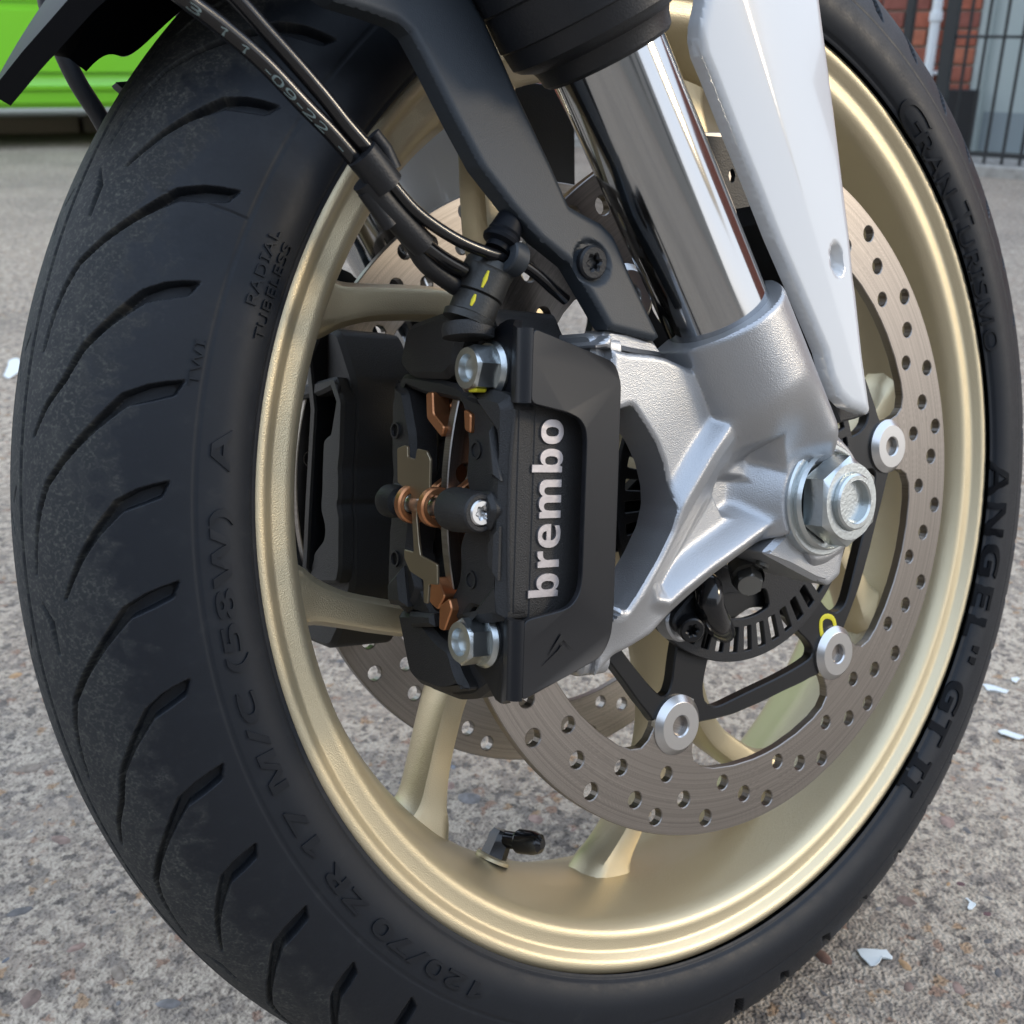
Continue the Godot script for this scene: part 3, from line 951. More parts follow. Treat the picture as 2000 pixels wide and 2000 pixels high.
func make_fork():
	var pr := [bike, bike]
	# chrome tube and black upper tube
	var s := Soup.new()
	lathe(s, V2([-0.03, 0.0, -0.03, 0.0215, 0.13, 0.0215]), FK, FD, 72)
	var tb := two("fork_tube", finish(s, 30.0), mt.chrome, pr, "polished chrome fork tube", "polished chrome fork tube on the far side")
	s = Soup.new()
	lathe(s, V2([0.1117, 0.0216, 0.1112, 0.0238, 0.1125, 0.0250, 0.1165, 0.0258, 0.1185, 0.0268, 0.1205, 0.0310, 0.1225, 0.0330, 0.1290, 0.0338, 0.1296, 0.0345, 0.1420, 0.0345, 0.1428, 0.0352, 0.19, 0.0352, 0.30, 0.0352, 0.30, 0.0]), FK, FD, 72)
	two("outer_tube", finish(s, 28.0), mt.black_paint, tb, "black upper fork tube with dust seal")
	# cast foot
	var ZC := Vector2(1150, 580); var cs := 0.2847
	var Z5 := Vector2(1150, 600); var s5 := 0.41408
	var perp := Vector2(0.9173, -0.3982)    # (z, y) towards the rear
	var ax := Vector2(FD.z, FD.y)
	var f0 := Vector2(FK.z, FK.y)
	var o := PackedVector2Array()
	o.append(Vector2(0.1029, 0.0848))
	o.append_array(px(ZC, cs, [[0, 345], [100, 352], [230, 385], [400, 398], [500, 420]], 0.110))
	o.append(f0 + ax * -0.004 + perp * 0.0272)
	o.append(f0 + ax * 0.005 + perp * 0.0275)
	o.append(f0 + ax * 0.005 - perp * 0.0275)
	o.append(f0 + ax * -0.050 - perp * 0.0280)
	for a in [42, 30, 15, 0, -15, -30, -45, -58]: o.append(Vector2(-cos(deg_to_rad(a)), sin(deg_to_rad(a))) * 0.0290)
	o.append_array(px(Z5, s5, [[1165, 1260], [1108, 1312], [1060, 1290], [1000, 1190], [945, 1085], [890, 1062], [740, 1160], [600, 1262], [480, 1362], [400, 1432], [350, 1482], [300, 1540], [200, 1600], [120, 1640]], 0.110))
	o.append(Vector2(0.129, -0.0405)); o.append(Vector2(0.1231, -0.0121))
	o.append_array(px(Z5, s5, [[140, 1425], [200, 1330], [290, 1180], [350, 1050], [374, 940], [370, 850], [345, 740], [300, 640], [240, 550], [180, 462]], 0.110))
	o.append(Vector2(0.1088, 0.0564))
	o = rounded(dense(o, 0.004), 0.0015, 2)
	var rib := px(ZC, cs, [[1090, 380], [1075, 540], [1045, 690], [950, 905], [850, 1070], [700, 1350], [560, 1620], [430, 1870], [360, 2010], [250, 2150]], 0.117)
	var low := px(Z5, s5, [[930, 960], [880, 1020], [740, 1125], [600, 1225], [470, 1330], [400, 1395], [340, 1385], [325, 1330]], 0.1155)
	var rib2 := px(ZC, cs, [[300, 640], [420, 840], [500, 1030], [545, 1200], [540, 1400]], 0.112)
	var pocket := px(Z5, s5, [[830, 575], [700, 640], [610, 770], [520, 940], [330, 1310], [355, 1370], [400, 1375], [480, 1310], [740, 1105], [880, 1000], [920, 900], [905, 800], [880, 700]], 0.112)
	pocket.append(pocket[0])
	var pin := px(Z5, s5, [[600, 795], [700, 785], [770, 795], [830, 850], [845, 910], [815, 975], [760, 1010], [665, 1000], [620, 900]], 0.110)
	pin.append(pin[0])
	var H := func(z: float, y: float) -> float:
		var p := Vector2(z, y)
		var q := p - f0
		var t := q.dot(ax); var w := q.dot(perp)
		var h := 0.1085 + 0.03 * clampf(w - 0.03, 0.0, 0.06)
		# web upper part leans up towards the tube
		h += 0.004 * smoothstep(-0.06, 0.0, t)
		var cyl := 0.107 + sqrt(maxf(0.0, 0.0275 * 0.0275 - w * w)) - maxf(0.0, absf(w) - 0.027) * 2.0
		cyl -= 0.016 * smoothstep(-0.024, -0.062, t) * smoothstep(-0.020, 0.004, w)
		cyl -= 0.012 * smoothstep(-0.058, -0.085, t)
		h = smax(h, cyl, 0.009)
		var r := p.length()
		var boss := 0.1168 - maxf(0.0, r - 0.0262) * 1.1
		if y < 0.0 and z > -0.03 and z < 0.03: boss = maxf(boss, 0.1130 - maxf(0.0, r - 0.05) * 3.0 - maxf(0.0, z - 0.012) * 0.5)
		var rb := seg_d(p, rib)
		var k := clampf((t + 0.01) / -0.09, 0, 1)
		var top := lerpf(0.1205, 0.1158, smoothstep(0.0, 0.5, k))
		top -= 0.022 * smoothstep(-0.034, 0.002, t)
		var wid := lerpf(0.0060, 0.0025, k)
		var dd := sqrt(rb.x * rb.x + 1e-6) - 0.001
		var ridge := top - dd * 1.5
		if rb.y < 0: ridge = top - dd * 0.20 - maxf(0.0, dd - wid) * 0.30
		h = smax(h, ridge, 0.0042)
		var inside := Geometry2D.is_point_in_polygon(p, pocket)
		if inside:
			var e := seg_d(p, pocket).x
			var fl := 0.1050 + 0.02 * clampf(w - 0.02, 0.0, 0.06)
			h = lerpf(h, fl, smoothstep(0.0, lerpf(0.005, 0.013, smoothstep(-0.075, -0.045, t)), e))
			if Geometry2D.is_point_in_polygon(p, pin): h -= 0.0045 * smoothstep(0.0, 0.0035, seg_d(p, pin).x)
		var lr := seg_d(p, low)
		h = smax(h, 0.1140 - (sqrt(lr.x * lr.x + 2e-6) - 0.0014) * 1.1, 0.002)
		h = smax(h, boss, 0.0035)
		return h
	var cast := relief(o, H, func(_z, _y): return 0.0945, 0.0008, 0.0022)
	var foot := two("fork_foot", cast, mt.silver, pr, "cast silver fork foot with triangular pocket and axle boss", "cast silver fork foot on the far side")
	# lugs that carry the caliper, and the tab for the mudguard stay
	for t in [47.3, -51.6]:
		s = Soup.new()
		plate(s, rounded(PV([78, t - 15, 108, t - 15, 108, t + 15, 78, t + 15]), 6.0), [], cal_xf, 108, 123, 1.5)
		two("caliper_lug", finish(s), mt.silver, foot)
	s = Soup.new()
	var tab := px(Vector2(1050, 550), 0.23292, [[520, 545], [520, 440], [560, 405], [700, 420], [940, 500], [1020, 620], [800, 600], [600, 560]], 0.104)
	plate(s, tab, [], wheel_xf, 0.092, 0.107, 0.0015)
	two("stay_tab", finish(s), mt.silver, foot)
	# axle nut with its washer, the open axle end
	s = Soup.new()
	lathe(s, V2([0.112, 0.0, 0.112, 0.0243, 0.1178, 0.0243, 0.1186, 0.0236, 0.1186, 0.012]), Vector3.ZERO, Vector3(1, 0, 0), 56)
	two("axle_washer", finish(s), mt.zinc, foot)
	s = Soup.new()
	lathe(s, V2([0.1185, 0.012, 0.1185, 0.0212, 0.1205, 0.0216, 0.1222, 0.0206]), Vector3.ZERO, Vector3(1, 0, 0), 56)
	hexhead(s, Vector3(0.120, 0, 0), Vector3(1, 0, 0), 0.0192, 0.0115, 0.35, 0.0125, 0.001)
	var nut := two("axle_nut", finish(s, 26.0), mt.zinc, foot, "grey hexagonal axle nut")
	s = Soup.new()
	lathe(s, V2([0.10, 0.0118, 0.1335, 0.0118, 0.1342, 0.0110, 0.1342, 0.0092, 0.1335, 0.0086, 0.115, 0.0084, 0.115, 0.0]), Vector3.ZERO, Vector3(1, 0, 0), 48)
	two("axle_end", finish(s, 28.0), mt.zinc, nut, "open end of the hollow axle")
	s = Soup.new()
	plate(s, px(Vector2(1550, 800), 0.2588, [[365, 425], [410, 425], [430, 443], [385, 450]], 0.119), [], wheel_xf, 0.1178, 0.1192)
	part("paint_mark", finish(s), mt.yellow, foot[0])
	# clamp block under the axle with two small screws
	s = Soup.new()
	plate(s, rounded(px(Vector2.ZERO, 1.0, [[1490, 1080], [1535, 1034], [1590, 1030], [1648, 1066], [1642, 1090], [1612, 1140], [1590, 1134], [1545, 1110]], 0.1125), 0.002, 3), [], wheel_xf, 0.084, 0.1135, 0.0022)
	two("axle_clamp", finish(s), mt.silver, foot)
	for q in [[1488, 1104], [1574, 1121]]:
		s = Soup.new()
		lathe(s, V2([-0.004, 0.0, -0.004, 0.0030, 0.0007, 0.0030, 0.0007, 0.0019, -0.001, 0.0017, -0.001, 0.0]), U(q[0], q[1], 0.099), Vector3(0.0, -0.75, 0.62), 18)
		part("clamp_screw", finish(s), mt.iron_dull, foot[0])

# ---- caliper, its guard plate and hoses
func star(c: Vector2, r: float) -> PackedVector2Array:
	var p := PackedVector2Array()
	for i in 36:
		var t := TAU * i / 36
		p.append(c + Vector2(cos(t), sin(t)) * r * (0.82 + 0.18 * cos(6 * t)))
	return p

func torx(parent: Node, called: String, o: Vector3, axis: Vector3, r: float, h: float, m: Material, dome := 0.3):
	var f := frame_of(axis)
	var xf := func(u, v, w): return o + f.x * u + f.y * v + f.z * w
	var s := Soup.new()
	plate(s, circle(Vector2.ZERO, r, 40), [star(Vector2.ZERO, r * 0.48)], xf, 0.0, h, r * 0.12)
	lathe(s, V2([h * 0.25, r * 0.55, h * 0.25, 0.0]), o, axis, 20)
	part(called, finish(s, 30.0), m, parent)

func make_caliper():
	var body := Soup.new()
	var win := PV([31, 43.5, 40, 41, 57, 38, 62, 38, 80, 36, 84, 30, 86, 20, 85, 8, 87, 3, 90, -3.5, 86, -10, 82, -18, 83, -26, 82, -32, 76, -40, 72, -46, 64, -46, 56, -39, 53, -34, 43, -27, 42, -22, 47, -14, 46, -5, 46, 6, 45, 19, 38, 21])
	for i in win.size(): win[i].x -= 6.5 if win[i].x > 55 else 4.5
	var outl := PV([63, 71, 40, 68, 34, 60, 24, 46, 22, 31, 22, 13, 24, 6, 23, 2, 23, -8, 24.5, -10, 22, -16, 21, -39, 22, -48, 30, -65, 40.5, -78, 45, -80, 67, -80, 80, -76.8, 90, -70, 98, -60, 108, -54, 110, -42, 110, 36, 108, 48, 96, 53, 86, 62, 80, 71])
	plate(body, rounded(outl, 3.0, 3), [dense(rounded(win, 2.5, 3), 3.0)], cal_xf, 118, 152.0, 2.2, 4.0)
	plate(body, rounded(PV([22, 36, 22.5, 13, 24, 6, 23, 2, 23, -8, 24.5, -10, 22, -16, 21.5, -39, 24, -46, 60, -50, 72, -47.5, 80, -45, 84, -40, 110, -40, 110, 34, 96, 34, 80, 37.5, 72, 42, 60, 44, 30, 47]), 2.0, 2), [dense(rounded(win, 2.5, 3), 3.0)], cal_xf, 150, 158.2, 1.5, 4.0)
	var cb := two("brake_caliper", finish(body, 30.0), mt.cast_black, [bike, bike], "black four-piston brake caliper", "black brake caliper on the far side")
	var cp: Node = cb[0]
	# outer half, raised and faceted
	var s := Soup.new()
	var oh := PV([83, 41, 90, 33, 102, 24, 103, 17, 100, 8, 97, 4, 96, -9, 99, -14, 103, -22, 102, -29, 94, -36, 84, -46, 98, -44, 109.6, -41, 109.6, 34, 107, 38, 96, 40])
	plate(s, rounded(oh, 1.5, 2), [], cal_xf, 146, 162.5, 3.5)
	for q in [[[102, 27], [108, 8], [103, 9], [101, 17]], [[102, -14], [108, -8], [108, -27], [102, -22]]]:   # stiffening facets
		var w := PackedVector2Array()
		for e in q: w.append(Vector2(e[0], e[1]))
		plate(s, w, [], cal_xf, 160, 164.2, 1.6)
	part("outer_half", finish(s, 24.0), mt.cast_black, cp)
	# inner half: raised rim, feet by the window
	s = Soup.new()
	var ih := PV([26, 44, 35, 40, 42, 23, 43.5, 8, 40, 2, 40, -8, 43, -12, 41, -24, 46, -31, 50, -38, 45, -46, 38, -50, 26, -46, 24, -36, 25, -14, 26.5, 8, 25, 30])
	plate(s, rounded(ih, 2.0, 2), [], cal_xf, 146, 160.0, 2.4)
	plate(s, PV([29, -38, 40, -30, 44, -46, 30, -47]), [], cal_xf, 156, 163.5, 2.5)
	plate(s, PV([44, -48, 62, -46, 63, -51, 46, -54]), [], cal_xf, 148, 161.5, 1.6)
	plate(s, rounded(PV([36, 66, 62, 69.5, 78, 68, 79, 62, 74, 56, 72, 48, 66, 44, 40, 45, 30, 50]), 4.0), [], cal_xf, 146, 160.5, 2.6)
	plate(s, rounded(PV([29, -50, 45, -48, 62, -56, 72, -58, 76, -66, 84, -72, 66, -77, 46, -77, 40, -74]), 4.0), [], cal_xf, 146, 158.5, 2.6)
	for q in [[30, 24], [32, -28], [86, 18], [85, -30]]:
		lathe(s, V2([0.0, 0.0034, 0.0010, 0.0034, 0.0010, 0.0026, 0.0, 0.0025, 0.0, 0.0]), cal(q[0], q[1], 160.0 if q[0] < 60 else 158.0), E3, 18)
	part("inner_half", finish(s, 24.0), mt.cast_black, cp)
	# pad pin, its bosses and the pad ears
	s = Soup.new()
	var pa := Vector3(1, 0, 0)
	lathe(s, V2([0.0, 0.0, 0.0, 0.0056, 0.002, 0.0066, 0.006, 0.0066, 0.0105, 0.0058, 0.0105, 0.0034]), cal(36, -3.8, 167), pa, 32)
	lathe(s, V2([0.0, 0.0035, 0.0, 0.0078, 0.004, 0.0082, 0.014, 0.0076, 0.0185, 0.0070, 0.0192, 0.0064, 0.0192, 0.0050, 0.017, 0.0049]), cal(84, -3.5, 167), pa, 36)
	plate(s, rounded(PV([84, 3, 104, 4, 108, -2, 104, -10, 84, -10]), 2.0), [], cal_xf, 158, 165, 1.5)
	tube(s, catmull([cal(109.6, 33, 158.2), cal(109.2, 16, 159.4), cal(109.2, -12, 159.4), cal(109.6, -38, 158.4)], 6), 0.0008, 8)
	plate(s, rounded(PV([33, 3, 46, 3, 46, -11, 33, -11]), 2.0), [], cal_xf, 156, 164, 1.5)
	part("pin_boss", finish(s, 28.0), mt.cast_black, cp)
	s = Soup.new()
	rod(s, cal(40, -3.8, 167), cal(100, -3.6, 167), 0.0034, -1, 24)
	part("pad_pin", finish(s), mt.zinc, cp)
	for e in 1: torx(cb[e], "pin_head", Vector3(0.1015 * (1 - 2 * e), 0, 0) + E2 * -0.0035 + E3 * 0.167, Vector3(1 - 2 * e, 0, 0), 0.0047, 0.0022, mt.alu)
	for x in [53.5, 70.5]:
		s = Soup.new()
		var ring := func(u, v, w): return cal(x, -3.8, 167) + E2 * (u * 0.001) + E3 * (v * 0.001) + Vector3(w * 0.001, 0, 0)
		plate(s, circle(Vector2(0, -0.4), 7.6, 40), [circle(Vector2(0, 0.2), 4.2, 28)], ring, 0.0, 4.2, 0.7)
		part("pad_ear", finish(s, 28.0), mt.copper, cp)
		s = Soup.new()
		var pad := func(u, v, w): return cal(x + w, u, v)
		plate(s, rounded(PV([40, 148, 34, 153, 30, 146, 8, 150, 3, 158, -11, 158, -16, 150, -36, 146, -41, 155, -46, 150, -44, 122, 40, 122]), 2.0, 3), [], pad, 0.0, 4.6, 0.5)
		part("brake_pad", finish(s, 28.0), mt.copper, cp)
	# copper tabs at the window's ends
	for q in [[[52, 39, 57, 39.5, 58, 31, 66, 26, 64, 22, 53, 29], 152, 160], [[79, 33, 84, 31, 84, 24, 80, 25], 152, 160], [[58, -36, 65, -31, 71, -38, 66, -44, 60, -42], 152, 161], [[68, -42, 75, -38, 77, -42, 72, -51, 68, -51], 152, 161.5]]:
		s = Soup.new()
		plate(s, rounded(PV(q[0]), 1.2, 3), [], cal_xf, q[1], q[2], 0.5)
		part("pad_tab", finish(s), mt.copper, cp)
	# spring
	s = Soup.new()
	plate(s, rounded(PV([47, 17.2, 52.5, 18.6, 55, 18.2, 55.3, 14.2, 61, 13.5, 62, 17.6, 69, 17, 71.8, 14, 71.8, 3, 69, 0, 63.5, -1.2, 63, -8, 65, -18, 66.5, -22.5, 78.5, -24.5, 79, -32, 73, -32.5, 72.5, -40, 69.5, -40, 69, -31.5, 59, -29.5, 54.5, -25, 54, -21.5, 61.5, -21.8, 60.3, -14, 59, -6, 58.5, 0, 55.5, 1.4, 48, 4]), 0.8, 3), [], cal_xf, 168.3, 169.4, 0.2)
	part("pad_spring", finish(s), mt.brass, cp)
	s = Soup.new()
	tube(s, catmull([cal(72, -1, 160), cal(74, 0, 168), cal(80, 0.4, 168.5), cal(84, 0.2, 168), cal(83, -3, 164)], 5), 0.0006, 8)
	part("spring_wire", finish(s, 60), mt.alu, cp)
	s = Soup.new()
	plate(s, px(Vector2.ZERO, 1.0, [[630, 640], [770, 690], [800, 800], [795, 1160], [700, 1185], [640, 1170], [600, 1110], [606, 980], [616, 800], [606, 700]], -0.050), [], wheel_xf, -0.056, -0.050, 0.001)
	part("caliper_cover", finish(s), mt.plate_black, cb[1])
	# maker's name on the outer face, reading upwards
	var txt := func(x, y, z): return cal(110.4 + z * 1000.0, -33.6 + x * 1000.0, 137.6 + y * 1000.0)
	part("lettering", bent_letters("brembo", 0.0136, 0.0009, txt, 900, 0.0635), mt.letter, cp, "silver letters reading brembo")
	# guard plate in front of it, held by the two caliper bolts
	s = Soup.new()
	var gp := PV([60.6, 158, 55.4, 137, 52, 124, 50, 119.5, 44, 116, 10, 115.7, -41, 115.4, -49, 116.5, -53.5, 119.5, -57, 124, -68.4, 158, -40.0, 158, -37.8, 142, -36.2, 137, -32, 133.6, -26, 132.8, 22, 132.8, 27, 133.4, 30.5, 136.2, 32.6, 142, 35.2, 158])
	var bend := func(u, v, w): return cal(w - (0.0 if v > 122.5 else (122.5 - v) * 0.28), u, v)
	plate(s, dense(rounded(gp, 2.5, 3), 3.5), [], bend, 115.6, 118.2, 0.25)
	var plates := [Soup.new(), Soup.new()]
	for k in 2:
		var w: Soup = plates[k]
		var lo: float = 35.2 if k == 0 else -68.4
		var hi: float = 60.6 if k == 0 else -40.0
		# rounded bend
		var rows := []
		for j in 7:
			var t := PI / 2 * j / 6
			rows.append([114.2 + 4.0 * cos(t), 158.0 + 4.0 * sin(t), 114.2 + 1.0 * cos(t), 158.0 + 1.0 * sin(t)])
		for j in 6:
			var a: Array = rows[j]; var b: Array = rows[j + 1]
			w.quad(cal(a[0], lo, a[1]), cal(b[0], lo, b[1]), cal(b[0], hi, b[1]), cal(a[0], hi, a[1]))
			w.quad(cal(a[2], hi, a[3]), cal(b[2], hi, b[3]), cal(b[2], lo, b[3]), cal(a[2], lo, a[3]))
			w.quad(cal(a[0], hi, a[1]), cal(b[0], hi, b[1]), cal(b[2], hi, b[3]), cal(a[2], hi, a[3]))
			w.quad(cal(b[0], lo, b[1]), cal(a[0], lo, a[1]), cal(a[2], lo, a[3]), cal(b[2], lo, b[3]))
		# joggled flange under the bolt: columns of [x, lower t, upper t]
		var fl := [[76.5, 47, 50], [78, 42, 54], [82, 38.5, 57.2], [88, 36.6, 60.4], [94, 36.8, 63.6], [98, 36.6, 64.8], [101, 36.2, 64.8], [104, 36.0, 64.4], [107, 35.6, 63.2], [110, 35.4, 62.0], [114.2, 35.2, 60.6]] if k == 0 else [[76.5, -55, -52], [78, -59, -47], [83, -62.6, -42.6], [90, -65.6, -42.2], [95, -70.2, -43.2], [98, -72.6, -43.8], [101, -73.2, -42.0], [104, -72.8, -40.8], [107, -71.4, -40.3], [110, -70.2, -40.1], [114.2, -68.4, -40.0]]
		var rr := func(x: float) -> float: return 155.0 + 7.0 * smoothstep(102.0, 113.0, x)
		for j in fl.size() - 1:
			var a: Array = fl[j]; var b: Array = fl[j + 1]
			var ra: float = rr.call(a[0]); var rb: float = rr.call(b[0])
			w.quad(cal(a[0], a[1], ra), cal(b[0], b[1], rb), cal(b[0], b[2], rb), cal(a[0], a[2], ra))
			w.quad(cal(a[0], a[2], ra - 3), cal(b[0], b[2], rb - 3), cal(b[0], b[1], rb - 3), cal(a[0], a[1], ra - 3))
			w.quad(cal(a[0], a[2], ra), cal(b[0], b[2], rb), cal(b[0], b[2], rb - 3), cal(a[0], a[2], ra - 3))
			w.quad(cal(b[0], b[1], rb), cal(a[0], a[1], ra), cal(a[0], a[1], ra - 3), cal(b[0], b[1], rb - 3))
			if j == 0: w.quad(cal(a[0], a[2], ra), cal(a[0], a[2], ra - 3), cal(a[0], a[1], ra - 3), cal(a[0], a[1], ra))
	s.p.append_array(plates[0].p); s.p.append_array(plates[1].p)
	var gd := two("caliper_guard", finish(s, 28.0), mt.plate_black, [bike, bike], "black bent guard plate around the caliper", "black bent guard plate on the far side")
	for t in [47.3, -51.6]:
		s = Soup.new()
		lathe(s, V2([0.0, 0.0, 0.0, 0.0102, 0.0012, 0.0105, 0.0030, 0.0094, 0.0032, 0.005]), cal(90.4, t, 155.0), E3, 40)
		hexhead(s, cal(90.4, t, 157.9), E3, 0.0088, 0.0088, 0.2 if t > 0 else 0.55, 0.0051, 0.0026)
		two("caliper_bolt", finish(s, 26.0), mt.zinc, gd)
	s = Soup.new()
	for q in [PV([-45.9, 141.5, -53.3, 147.0, -51.0, 144.6, -49.2, 142.8, -48.3, 140.2, -52.3, 136.2]), PV([-51.2, 140.2, -56.8, 149.8, -52.0, 143.0, -49.8, 140.8])]:
		plate(s, q, [], cal_side, 118.1, 118.3)
	part("emblem", finish(s), mt.black_ano, gd[0], "small triangular maker's emblem")
	# yellow paint on the bolt
	s = Soup.new()
	plate(s, rounded(PV([88.5, 40.4, 95, 40.2, 94.5, 38.8, 89.5, 38.8]), 0.8), [], cal_xf, 160.5, 165, 0.3)
	part("paint_mark", finish(s), mt.yellow, gd[0])

func hose_pts(l: Array, x0: float, x1: float) -> Array:
	var o := []
	for i in l.size(): o.append(U(l[i][0], l[i][1], lerpf(x0, x1, float(i) / (l.size() - 1))))
	return o

func make_details():
	var s := Soup.new()
	# brake hoses from above
	var h1 := hose_pts([[250, -110], [310, -48], [366, 0], [432, 50], [515, 122], [593, 204], [647, 259], [697, 316], [740, 362], [775, 412], [800, 452], [838, 486], [872, 510], [905, 528]], 0.108, 0.090)
	var h2 := hose_pts([[330, -130], [400, -65], [465, 0], [517, 58], [575, 122], [632, 188], [677, 244], [722, 296], [750, 340]], 0.106, 0.100)
	tube(s, catmull(h1, 6), 0.0028, 16)
	var hose := part("brake_hose", finish(s, 60.0), mt.gloss_black, bike, "black brake hose with printed date")
	var path := Curve3D.new()
	for q in catmull(h1, 6): path.add_point(q)
	var from := path.get_closest_offset(h1[2])
	var along := func(x, y, z):
		var c := path.sample_baked(from + x)
		var d := (path.sample_baked(from + x + 0.002) - path.sample_baked(from + x - 0.002)).normalized()
		var o := (CAM_C - c); o = (o - d * o.dot(d)).normalized()
		var sd := o.cross(d)
		var t: float = (y - 0.0012) / 0.0031 - 0.35
		return c + (o * cos(t) + sd * sin(t)) * (0.0028 + z)
	part("hose_print", bent_letters("3  1 1  -09-22  -", 0.0026, 0.0002, along, 400, 0.062), mt.print, hose)
	s = Soup.new()
	tube(s, catmull(h2, 6), 0.0026, 16)
	part("brake_hose", finish(s, 60.0), mt.gloss_black, bike)
	s = Soup.new()
	tube(s, catmull(hose_pts([[735, 330], [762, 357], [806, 407], [850, 442], [900, 472], [948, 492], [975, 500], [1000, 507], [1030, 522], [1056, 542], [1082, 566], [1105, 585]], 0.101, 0.094), 6), 0.0022, 14)
	part("sensor_cable", finish(s, 60.0), mt.gloss_black, bike)
	s = Soup.new()
	tube(s, catmull(hose_pts([[722, 378], [770, 430], [806, 474], [828, 510], [855, 534], [892, 560]], 0.094, 0.086), 6), 0.0034, 16)
	part("brake_hose", finish(s, 60.0), mt.black_paint, bike)
	s = Soup.new()
	tube(s, hose_pts([[712, 352], [760, 408], [800, 452], [826, 478]], 0.097, 0.094), 0.0047, 16)
	part("hose_sleeve", finish(s, 60.0), mt.black_paint, hose)
	# clip
	s = Soup.new()
	tube(s, hose_pts([[706, 300], [738, 338], [757, 362]], 0.101, 0.100), 0.0056, 18)
	tube(s, hose_pts([[728, 262], [752, 292], [770, 330]], 0.098, 0.098), 0.0026, 12)
	tube(s, hose_pts([[714, 372], [735, 402], [762, 440]], 0.097, 0.096), 0.0030, 12)
	part("hose_clip", finish(s, 50.0), mt.black_paint, hose)
	# banjo fitting on the caliper
	var b0 := U(914, 632, 0.088); var b1 := U(962, 508, 0.090)
	var ax := b1 - b0
	var L := ax.length()
	s = Soup.new()
	lathe(s, V2([0.0, 0.0, 0.0, 0.0096, L * 0.10, 0.0098, L * 0.13, 0.0086, L * 0.40, 0.0086, L * 0.42, 0.0078, L * 0.44, 0.0089, L * 0.78, 0.0090, L * 0.82, 0.0094, L * 0.93, 0.0090, L * 0.94, 0.0070, L * 0.72, 0.0066, L * 0.72, 0.0]), b0, ax, 36)
	var bj := part("banjo_fitting", finish(s, 26.0), mt.worn_black, bike, "stacked black banjo fitting with yellow paint stripe")
	s = Soup.new()
	var out := (CAM_C - (b0 + b1) * 0.5)
	out = (out - ax * (out.dot(ax) / ax.length_squared())).normalized()
	for q in [[0.18, 0.36, 0.0086, -0.15], [0.48, 0.74, 0.0089, 0.0]]:   # a painted stripe running up the fitting
		var dirn := out.rotated(ax.normalized(), q[3])
		tube(s, [b0 + ax * q[0] + dirn * q[2], b0 + ax * (q[0] + q[1]) * 0.5 + dirn * (q[2] - 0.0003), b0 + ax * q[1] + dirn * q[2]], [0.0004, 0.0009, 0.0004], 8)
	part("paint_mark", finish(s, 60), mt.yellow, bj)
	# bleed nipple with its rubber cap, and the clip ring round the cable
	var c1 := U(1004, 414, 0.096); var c0 := U(977, 474, 0.096)
	var ca := (c1 - c0)
	s = Soup.new()
	lathe(s, V2([-0.003, 0.0, -0.003, 0.0045, -0.001, 0.0045, 0.0, 0.0066, 0.0012, 0.0069, 0.0024, 0.0064, 0.0032, 0.0058, 0.0040, 0.0061, 0.0047, 0.0058, 0.0096, 0.0050, 0.0102, 0.0046, 0.0102, 0.0]), c0, ca, 32)
	part("bleed_cap", finish(s, 30.0), mt.plastic_dark, cp_node(), "dark rubber bleed nipple cap")
	s = Soup.new()
	var r0 := U(985, 497, 0.098); var r1 := U(1018, 512, 0.0965)
	lathe(s, V2([0.0, 0.0028, 0.0, 0.0058, 0.0007, 0.0063, 0.0066, 0.0063, 0.0073, 0.0058, 0.0073, 0.0028]), r0, r1 - r0, 28)
	part("cable_clip", finish(s, 30.0), mt.plastic, bike)
	# caliper's hump below the fitting
	s = Soup.new()
	lathe(s, V2([-0.005, 0.0, -0.005, 0.0094, -0.002, 0.0096, 0.0, 0.0090, 0.0, 0.0]), b0, Vector3(-0.1, 0.93, -0.2), 28)
	part("inlet_boss", finish(s, 30.0), mt.cast_black, cp_node())
	# mudguard stay: a matt arm from the mudguard down to the fork foot
	var Z2 := Vector2(600, 0); var s2 := 0.36232
	var xof := func(y: float): return lerpf(0.112, 0.090, clampf((y - 0.07) / 0.15, -0.3, 1.3))
	var arm := PackedVector2Array()
	for q in [[-150, -250], [60, -60], [150, 0], [330, 55], [490, 112], [560, 172], [640, 320], [800, 640], [940, 900], [1110, 1120], [1260, 1290], [1435, 1430], [1635, 1775], [1880, 1838], [1908, 1815], [1750, 1480], [1690, 1330], [1660, 1270], [1590, 1200], [1500, 1155], [1420, 1108], [1320, 880], [1150, 520], [1050, 290], [970, 110], [905, 0], [800, -250]]:
		var u: float = Z2.x + q[0] * s2; var v: float = Z2.y + q[1] * s2
		var w := U(u, v, 0.1)
		for k in 4: w = U(u, v, xof.call(w.y))
		arm.append(Vector2(w.z, w.y))
	var sc := Vector2.ZERO
	var scw := U(1163, 511, 0.108)
	sc = Vector2(scw.z, scw.y)
	var HA := func(z, y):
		var d := Vector2(z, y).distance_to(sc)
		return xof.call(y) - (0.0016 * (1.0 - smoothstep(0.0072, 0.0086, d)))
	var st := relief(dense(arm, 0.004), HA, func(_z, y): return xof.call(y) - 0.009, 0.0010, 0.0028)
	var stay := two("mudguard_stay", st, mt.plastic, [bike, bike], "matt charcoal arm from mudguard to fork foot", "matt charcoal arm on the far side")
	torx(stay[0], "stay_screw", Vector3(xof.call(sc.y) - 0.0016, sc.y, sc.x), Vector3(1, -0.1, 0.05), 0.0062, 0.0032, mt.black_paint)
	# mudguard
	var rings := []
